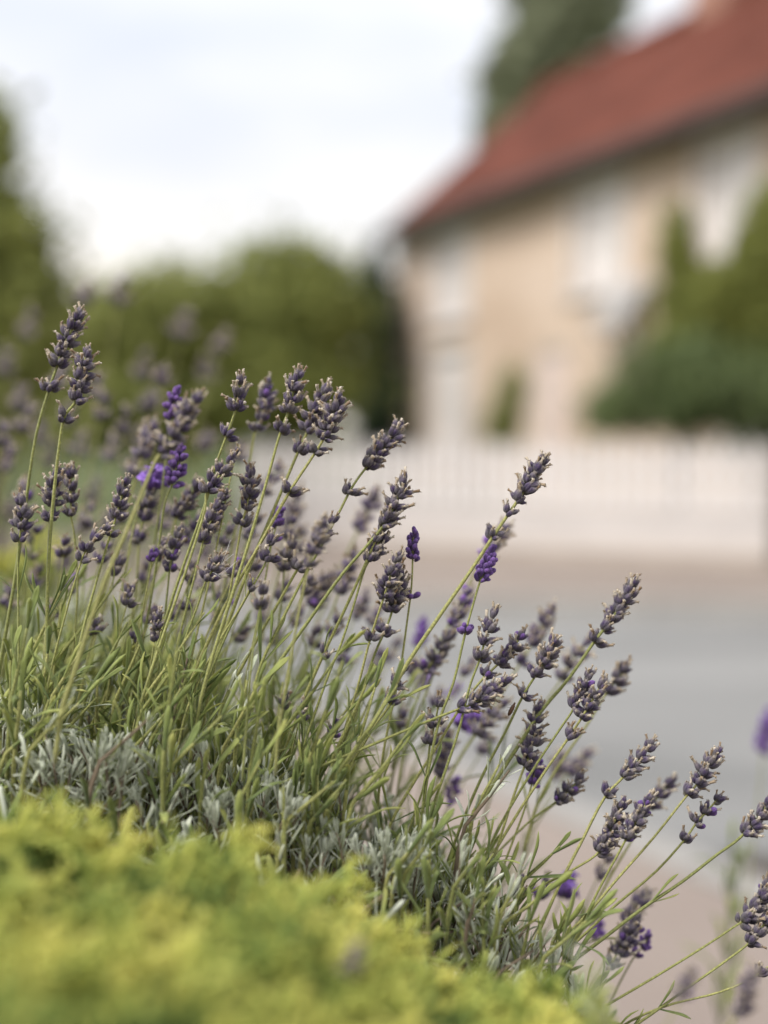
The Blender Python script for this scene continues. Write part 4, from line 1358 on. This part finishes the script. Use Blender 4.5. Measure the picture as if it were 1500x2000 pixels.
JUN_TOP = [(-300, 1530), (0, 1590), (150, 1600), (300, 1612), (420, 1630), (520, 1665), (600, 1695), (680, 1750), (740, 1795), (830, 1835), (900, 1865), (1000, 1890), (1100, 1920), (1200, 1975), (1300, 2060), (1400, 2160)]
FOL_TOP = [(-200, 1290), (0, 1320), (300, 1335), (480, 1350), (600, 1420), (700, 1490), (800, 1560), (900, 1620), (1000, 1690), (1080, 1760), (1180, 1860), (1260, 1960)]


def interp(tab, x):
    return float(np.interp(x, [t[0] for t in tab], [t[1] for t in tab]))


def shoot_points(n, seed, dlo, dhi, x0=-60, x1=1180):
    R = random.Random(seed)
    out = []
    tries = 0
    while len(out) < n and tries < n * 40:
        tries += 1
        px = R.uniform(x0, x1)
        Y = dlo + (dhi - dlo) * R.random() ** 1.25
        X = (px - 750) / FPX * Y
        z = bed_z(X, Y)
        if X + 0.4 * (Y - .8) > 0.09:
            continue
        out.append((X, Y, z, R))
    return out


# silver rosettes
for X, Y, z, R in shoot_points(250, 21, .69, .84):
    ax = Vector((R.gauss(.10, .32), R.gauss(-.12, .32), 1)).normalized()
    M = frame_z(Vector((X, Y, z + R.uniform(-.010, .012) + .026 * R.random() ** 3)) - bush_base, ax, R.uniform(0, 6.28), R.uniform(.6, 1.05))
    link('leafy_shoot', TUFT_ME[R.randrange(len(TUFT_ME))], bush, M)


def long_shoot(px, py, d, H, lean, seed, silver=False, npair=None):
    """Taller leafy shoot: twig with well separated leaf pairs, each leaf a piece of its own."""
    R = random.Random(seed)
    b = P(px, py, d) - bush_base
    tipv = Vector((lean * H, R.uniform(-.25, .15) * H, H))
    c = Vector((lean * .25 * H, R.uniform(-.1, .1) * H, H * .5))
    axis = [Vector((0, 0, -.015)), c * .5, c, c.lerp(tipv, .5) + Vector((.05 * lean * H, 0, .02 * H)), tipv]
    mb = MB()
    tube(mb, axis, [.0013, .0012, .0011, .0009, .0005], 6)
    M0 = Matrix.Translation(b)
    sh = link('leafy_shoot', mb.mesh('shoot_stem', [M_stem if R.random() < .93 else M_twig]), bush, M0)
    npair = npair or max(3, int(H / .011))
    roll = R.uniform(0, 6.28)
    mes = LEAF_SILVER_ME if silver else (LEAF_SLIM_ME if R.random() < .6 else LEAF_ME)
    for j in range(npair):
        f = (j + .6) / npair
        s = f * 4
        i = min(3, int(s))
        p = axis[i].lerp(axis[i + 1], s - i)
        tg = (axis[i + 1] - axis[i]).normalized()
        x = tg.orthogonal().normalized()
        y = tg.cross(x)
        for k in range(2):
            a = roll + j * 1.57 + k * math.pi + R.uniform(-.25, .25)
            o = x * math.cos(a) + y * math.sin(a)
            tl = (.75 - .4 * f) * R.uniform(.6, 1.2)
            z = tg * math.cos(tl) + o * math.sin(tl)
            L = (R.uniform(.021, .036) if not silver else R.uniform(.015, .022)) * (1.05 - .4 * f)
            xx = (o - z * o.dot(z)).normalized()
            yy = z.cross(xx)
            M = Matrix.Identity(4)
            for q in range(3):
                M[q][0], M[q][1], M[q][2], M[q][3] = xx[q] * L, yy[q] * L, z[q] * L, p[q]
            link('leaf', mes[R.randrange(len(mes))], sh, M)


LEAF_SLIM_ME = [leaf_mb(c_, w_, s_, 650 + i_).mesh('leaf', [M_leaf]) for i_, (c_, w_, s_) in enumerate([(.05, .11, .03), (.25, .105, -.06), (-.2, .11, .08), (.45, .10, .05), (-.35, .105, -.08), (.65, .095, .1)])]
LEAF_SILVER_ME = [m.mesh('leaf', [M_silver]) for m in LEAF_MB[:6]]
R_ = random.Random(77)
for i in range(135):
    px = R_.uniform(-40, 1120)
    d = R_.uniform(.69, .86)
    X = (px - 750) / FPX * d
    # foot on the bed surface, seen at that depth
    py = 846 + FPX * (bed_h(X, d)) / d - 0
    if X + .4 * (d - .8) > .085:
        continue
    H = R_.uniform(.028, .060) if px < 620 else R_.uniform(.026, .052)
    long_shoot(px, py - 8, d, H, R_.uniform(-.1, .75), 9000 + i, silver=R_.random() < .3)
# fine tall stems with a few slim leaves, filling the middle of the plant
for i in range(55):
    px = R_.uniform(-30, 700)
    d = R_.uniform(.71, .95)
    X = (px - 750) / FPX * d
    if X + .4 * (d - .8) > .04:
        continue
    long_shoot(px, 846 + FPX * bed_h(X, d) / d - 8, d, R_.uniform(.065, .105), R_.uniform(.05, .55), 9700 + i, npair=R_.choice([3, 4, 4, 5]))
# a few placed ones that stand out in the photograph
for i, (px, py, d, H, lean, sv) in enumerate([(455, 1530, .74, .058, .15, True), (420, 1480, .75, .050, .25, True), (250, 1490, .73, .052, .5, False), (90, 1440, .74, .045, .4, False),
                                              (880, 1720, .745, .060, .5, True), (905, 1690, .75, .058, .35, True), (1000, 1790, .75, .040, .6, False), (790, 1760, .74, .045, .3, False),
                                              (960, 1860, .72, .030, .9, False), (1070, 1890, .74, .028, .4, False), (1110, 1900, .74, .030, .3, False), (600, 1560, .75, .05, .5, False)]):
    long_shoot(px, py, d, H, lean, 9500 + i, sv)

# the countless lower leaves between the shoots
fill = MB()
Rf = random.Random(5)
fl = [leaf_mb(c, .13, s, 900) for c, s in ((.2, .05), (-.15, -.05))]
for X, Y, z, R in shoot_points(1900, 23, .66, 1.0, -80, 1230):
    a = R.uniform(0, 6.28)
    tl = R.uniform(.2, 1.35)
    zz = Vector((math.cos(a) * math.sin(tl), math.sin(a) * math.sin(tl), math.cos(tl)))
    M = frame_z(Vector((X, Y, z - R.uniform(.008, .034))) - bush_base, zz, R.uniform(0, 6.28), R.uniform(.012, .026))
    fill.merge(fl[R.randrange(2)], M, 0 if R.random() < .78 else 1)
    if R.random() < .12:
        p0 = Vector((X, Y, z - .03)) - bush_base
        p1 = p0 + Vector((R.uniform(-.03, .04), R.uniform(-.03, .03), R.uniform(.005, .03)))
        tube(fill, [p0, p0.lerp(p1, .5) + Vector((0, 0, .006)), p1], [.001, .0009, .0006], 5, 2)
link('low_leaves', fill.mesh('low_leaves', [M_leaf, M_silver, M_twig]), bush, kind='stuff')
# leaves at the foot of the clump behind
bush2_base = Vector((-0.3, 1.3, bed_z(-.3, 1.3)))
bush2 = empty('lavender_bush', bush2_base, 'soft green foliage of the second lavender plant behind the sharp stalks', 'lavender bush')
fill = MB()
for X, Y, z, R in shoot_points(800, 29, 1.0, 1.75, -160, 560):
    if X + 0.4 * (Y - .8) > 0.07:
        continue
    a = R.uniform(0, 6.28)
    tl = R.uniform(.1, 1.0)
    zz = Vector((math.cos(a) * math.sin(tl), math.sin(a) * math.sin(tl), math.cos(tl)))
    M = frame_z(Vector((X, Y, z + R.uniform(-.015, .03))) - bush2_base, zz, R.uniform(0, 6.28), R.uniform(.025, .055))
    fill.merge(fl[R.randrange(2)], M, 0 if R.random() < .7 else 1)
link('foliage', fill.mesh('foliage', [M_leaf, M_silver]), bush2, kind='stuff')

# ------------------------------------------------------------------ golden juniper in the foreground
def spray_mb(seed, L=.05):
    """A feathery juniper spray: twig, side twigs and their scale covered ends."""
    R = random.Random(seed)
    mb = MB()
    curve = Vector((R.uniform(-.2, .2), R.uniform(-.2, .2), 0)) * L

    def at(f):
        return Vector((curve.x * f * f, curve.y * f * f, L * f))
    tube(mb, [at(0), at(.33), at(.66), at(1)], [.0012, .0010, .0008, .0003], 5, 0, a0=0, a1=1)
    n = 17
    for j in range(n):
        f = .12 + .85 * j / n
        p = at(f)
        a = j * 2.2 + R.uniform(-.5, .5)
        o = Vector((math.cos(a), math.sin(a), 0))
        l1 = L * (.42 * (1 - f) + .13) * R.uniform(.7, 1.25)
        z = (o * R.uniform(.55, .8) + Vector((0, 0, .75))).normalized()
        q = p + z * l1
        tube(mb, [p, p.lerp(q, .5) + o * l1 * .04, q], [.0008, .0008, .00035], 4, 0, a0=f * .5, a1=min(1, f * .5 + .5))
        for k in range(5):
            g = .2 + .16 * k
            s = p.lerp(q, g)
            o2 = Vector((R.gauss(0, 1), R.gauss(0, 1), R.gauss(0, 1))).normalized()
            e = s + (z * .8 + o2 * .75).normalized() * l1 * R.uniform(.25, .45)
            tube(mb, [s, s.lerp(e, .55), e], [.0006, .0007, .0003], 4, 0, a0=f * .4 + .2, a1=min(1, f * .4 + .65))
    return mb


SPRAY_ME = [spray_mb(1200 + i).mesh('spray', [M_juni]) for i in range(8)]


def jun_h(px, Y):
    """Top of the juniper below the camera at column px and depth Y."""
    edge = (interp(JUN_TOP, px) - 846) / FPX * .56
    return edge +  .017 * noise.noise(Vector((px / 230, Y * 16, 3.0))) + .013


jb = P(420, 1900, .46)
jun = empty('golden_juniper', (jb.x, jb.y, jb.z - .12), 'golden green juniper with feathery sprays, blurred across the foreground below the lavender', 'juniper')
jbase = Vector((jb.x, jb.y, jb.z - .12))
Rj = random.Random(31)
cnt = 0
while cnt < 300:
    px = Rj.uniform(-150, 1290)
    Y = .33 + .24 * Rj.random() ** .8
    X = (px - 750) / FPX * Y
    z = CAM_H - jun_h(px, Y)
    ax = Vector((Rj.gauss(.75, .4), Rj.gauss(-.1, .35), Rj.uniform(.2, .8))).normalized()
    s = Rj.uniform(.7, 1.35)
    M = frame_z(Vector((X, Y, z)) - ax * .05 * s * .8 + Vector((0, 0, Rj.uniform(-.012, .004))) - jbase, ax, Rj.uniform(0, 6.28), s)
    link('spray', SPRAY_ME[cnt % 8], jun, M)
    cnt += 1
# older sprays over a continuous dark sheet below the surface, uncounted
inner = MB()
src = [spray_mb(1300 + i) for i in range(2)]
for i in range(150):
    px = Rj.uniform(-150, 1290)
    Y = Rj.uniform(.32, .58)
    X = (px - 750) / FPX * Y
    z = CAM_H - jun_h(px, Y) - Rj.uniform(.02, .06)
    ax = Vector((Rj.gauss(.2, .6), Rj.gauss(0, .6), Rj.uniform(.2, 1))).normalized()
    inner.merge(src[i % 2], frame_z(Vector((X, Y, z)) - ax * .04 - jbase, ax, 0, Rj.uniform(.8, 1.1)))
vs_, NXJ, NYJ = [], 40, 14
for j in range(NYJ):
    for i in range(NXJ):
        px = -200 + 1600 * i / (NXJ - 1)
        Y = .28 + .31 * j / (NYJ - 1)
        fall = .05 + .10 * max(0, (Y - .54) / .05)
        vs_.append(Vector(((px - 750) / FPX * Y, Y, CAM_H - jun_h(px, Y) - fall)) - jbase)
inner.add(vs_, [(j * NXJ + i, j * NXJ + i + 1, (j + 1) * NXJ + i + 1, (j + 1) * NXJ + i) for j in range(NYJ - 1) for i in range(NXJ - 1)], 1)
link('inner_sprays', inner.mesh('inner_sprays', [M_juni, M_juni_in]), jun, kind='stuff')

# sharp juniper frond at the left edge and one further back
jf_base = P(20, 1590, .735)
jf = empty('golden_juniper', jf_base, 'small sharp yellow juniper frond at the left edge under the lavender leaves', 'juniper')
for px, py, ang, s in [(0, 1560, .9, .85), (-10, 1530, 1.25, .7), (25, 1575, .4, .7), (60, 1575, .9, .55), (95, 1590, .5, .6), (-20, 1590, .6, .9), (40, 1545, 1.2, .45), (120, 1600, .2, .6)]:
    ax = Vector((math.sin(ang), Rj.uniform(-.3, .1), math.cos(ang))).normalized()
    link('spray', SPRAY_ME[Rj.randrange(8)], jf, frame_z(P(px, py, .735) - ax * .02 - jf_base, ax, Rj.uniform(0, 6.28), s * .62))
jk_base = P(-10, 1180, 1.25)
jk = empty('golden_juniper', jk_base, 'blurred yellow juniper glimpsed behind the stalks at the left edge', 'juniper')
for i in range(26):
    px, py = Rj.uniform(-90, 75), Rj.uniform(1075, 1180)
    ax = Vector((Rj.gauss(.2, .5), Rj.gauss(0, .4), 1)).normalized()
    link('spray', SPRAY_ME[i % 8], jk, frame_z(P(px, py + 40, 1.25 + Rj.uniform(-.05, .05)) - jk_base, ax, 0, Rj.uniform(.7, 1.1)))

# leafy shoots out of focus: close to the lens at lower right
near_base = P(1190, 2040, .5)
near = empty('lavender_shoot', near_base, 'bluish green blurred lavender shoot rising from the juniper at lower right', 'lavender shoot')
wisp_base = P(1420, 2050, 1.25)
wisp = empty('lavender_shoot', wisp_base, 'tall blurred green lavender shoot over the pavement near the right edge', 'lavender shoot')


def soft_shoot(root, rb, pts, d, npair, leafL, mes, seed):
    R = random.Random(seed)
    axis = [P(x, y, d) - rb for x, y in pts]
    mb = MB()
    tube(mb, axis, [.0016, .0014, .0011, .0006][:len(axis)], 6)
    link('stem', mb.mesh('stem', [M_stem]), root)
    n = len(axis) - 1
    for j in range(npair):
        s = (.15 + .85 * j / npair) * n
        i = min(n - 1, int(s))
        p = axis[i].lerp(axis[i + 1], s - i)
        tg = (axis[i + 1] - axis[i]).normalized()
        x = tg.orthogonal().normalized()
        y = tg.cross(x)
        for k in range(2):
            a = j * 1.57 + k * math.pi + R.uniform(-.3, .3)
            o = x * math.cos(a) + y * math.sin(a)
            z = (tg * .85 + o * .55).normalized()
            L = leafL * R.uniform(.7, 1.2)
            xx = (o - z * o.dot(z)).normalized()
            yy = z.cross(xx)
            M = Matrix.Identity(4)
            for q in range(3):
                M[q][0], M[q][1], M[q][2], M[q][3] = xx[q] * L, yy[q] * L, z[q] * L, p[q]
            link('leaf', mes[R.randrange(len(mes))], root, M)


soft_shoot(near, near_base, [(1190, 2060), (1170, 1990), (1160, 1930), (1158, 1880)], .5, 6, .012, LEAF_SILVER_ME, 1)
soft_shoot(wisp, wisp_base, [(1400, 2060), (1415, 1930), (1428, 1800), (1436, 1660)], 1.25, 11, .040, LEAF_ME, 2)

# ------------------------------------------------------------------ small things
bt = empty('beetle', P(999, 1386, .749), 'tiny brown beetle clinging to a stem in the right middle', 'beetle')
ax_b = (P(1004, 1376, .749) - P(993, 1398, .749)).normalized()
mb = MB()
tube(mb, [ax_b * .0032, ax_b * .0026, ax_b * .001, ax_b * -.0015, ax_b * -.003, ax_b * -.0036], [.0003, .0008, .00115, .00115, .0008, .0002], 8)
link('shell', mb.mesh('shell', [plain('beetle_shell', (0.10, 0.05, 0.028), 0.2, 900, 0.35)]), bt)
mb = MB()
tube(mb, [ax_b * .003, ax_b * .0042], [.0006, .0004], 6)
for s_ in (-1, 1):
    for t_ in (-.001, .0005, .002):
        q = ax_b.cross(Vector((0, 1, 0))) * s_
        tube(mb, [ax_b * t_, ax_b * t_ + q * .0016 + Vector((0, .0004, 0)), ax_b * (t_ - .0006) + q * .0024], [.00012, .0001, .00008], 4)
link('head', mb.mesh('head', [bpy.data.materials['beetle_shell']]), bt)
silk = empty('spider_silk', P(430, 1125, .748), 'fine white spider silk strung from the bristly lavender head', 'spider silk')
sb = P(430, 1125, .748)
M_silk = plain('silk', (0.8, 0.8, 0.8), 0.02, 5, 0.4)
for (x0, y0), (x1, y1) in [((415, 1118), (448, 1122)), ((412, 1112), (456, 1082)), ((425, 1125), (462, 1096)), ((432, 1100), (450, 1055)), ((420, 1120), (440, 1128))]:
    mb = MB()
    p0, p1 = P(x0, y0, .748) - sb, P(x1, y1, .75) - sb
    tube(mb, [p0, p0.lerp(p1, .5) - Vector((0, 0, .0008)), p1], [.00007] * 3, 4)
    link('thread', mb.mesh('thread', [M_silk]), silk)
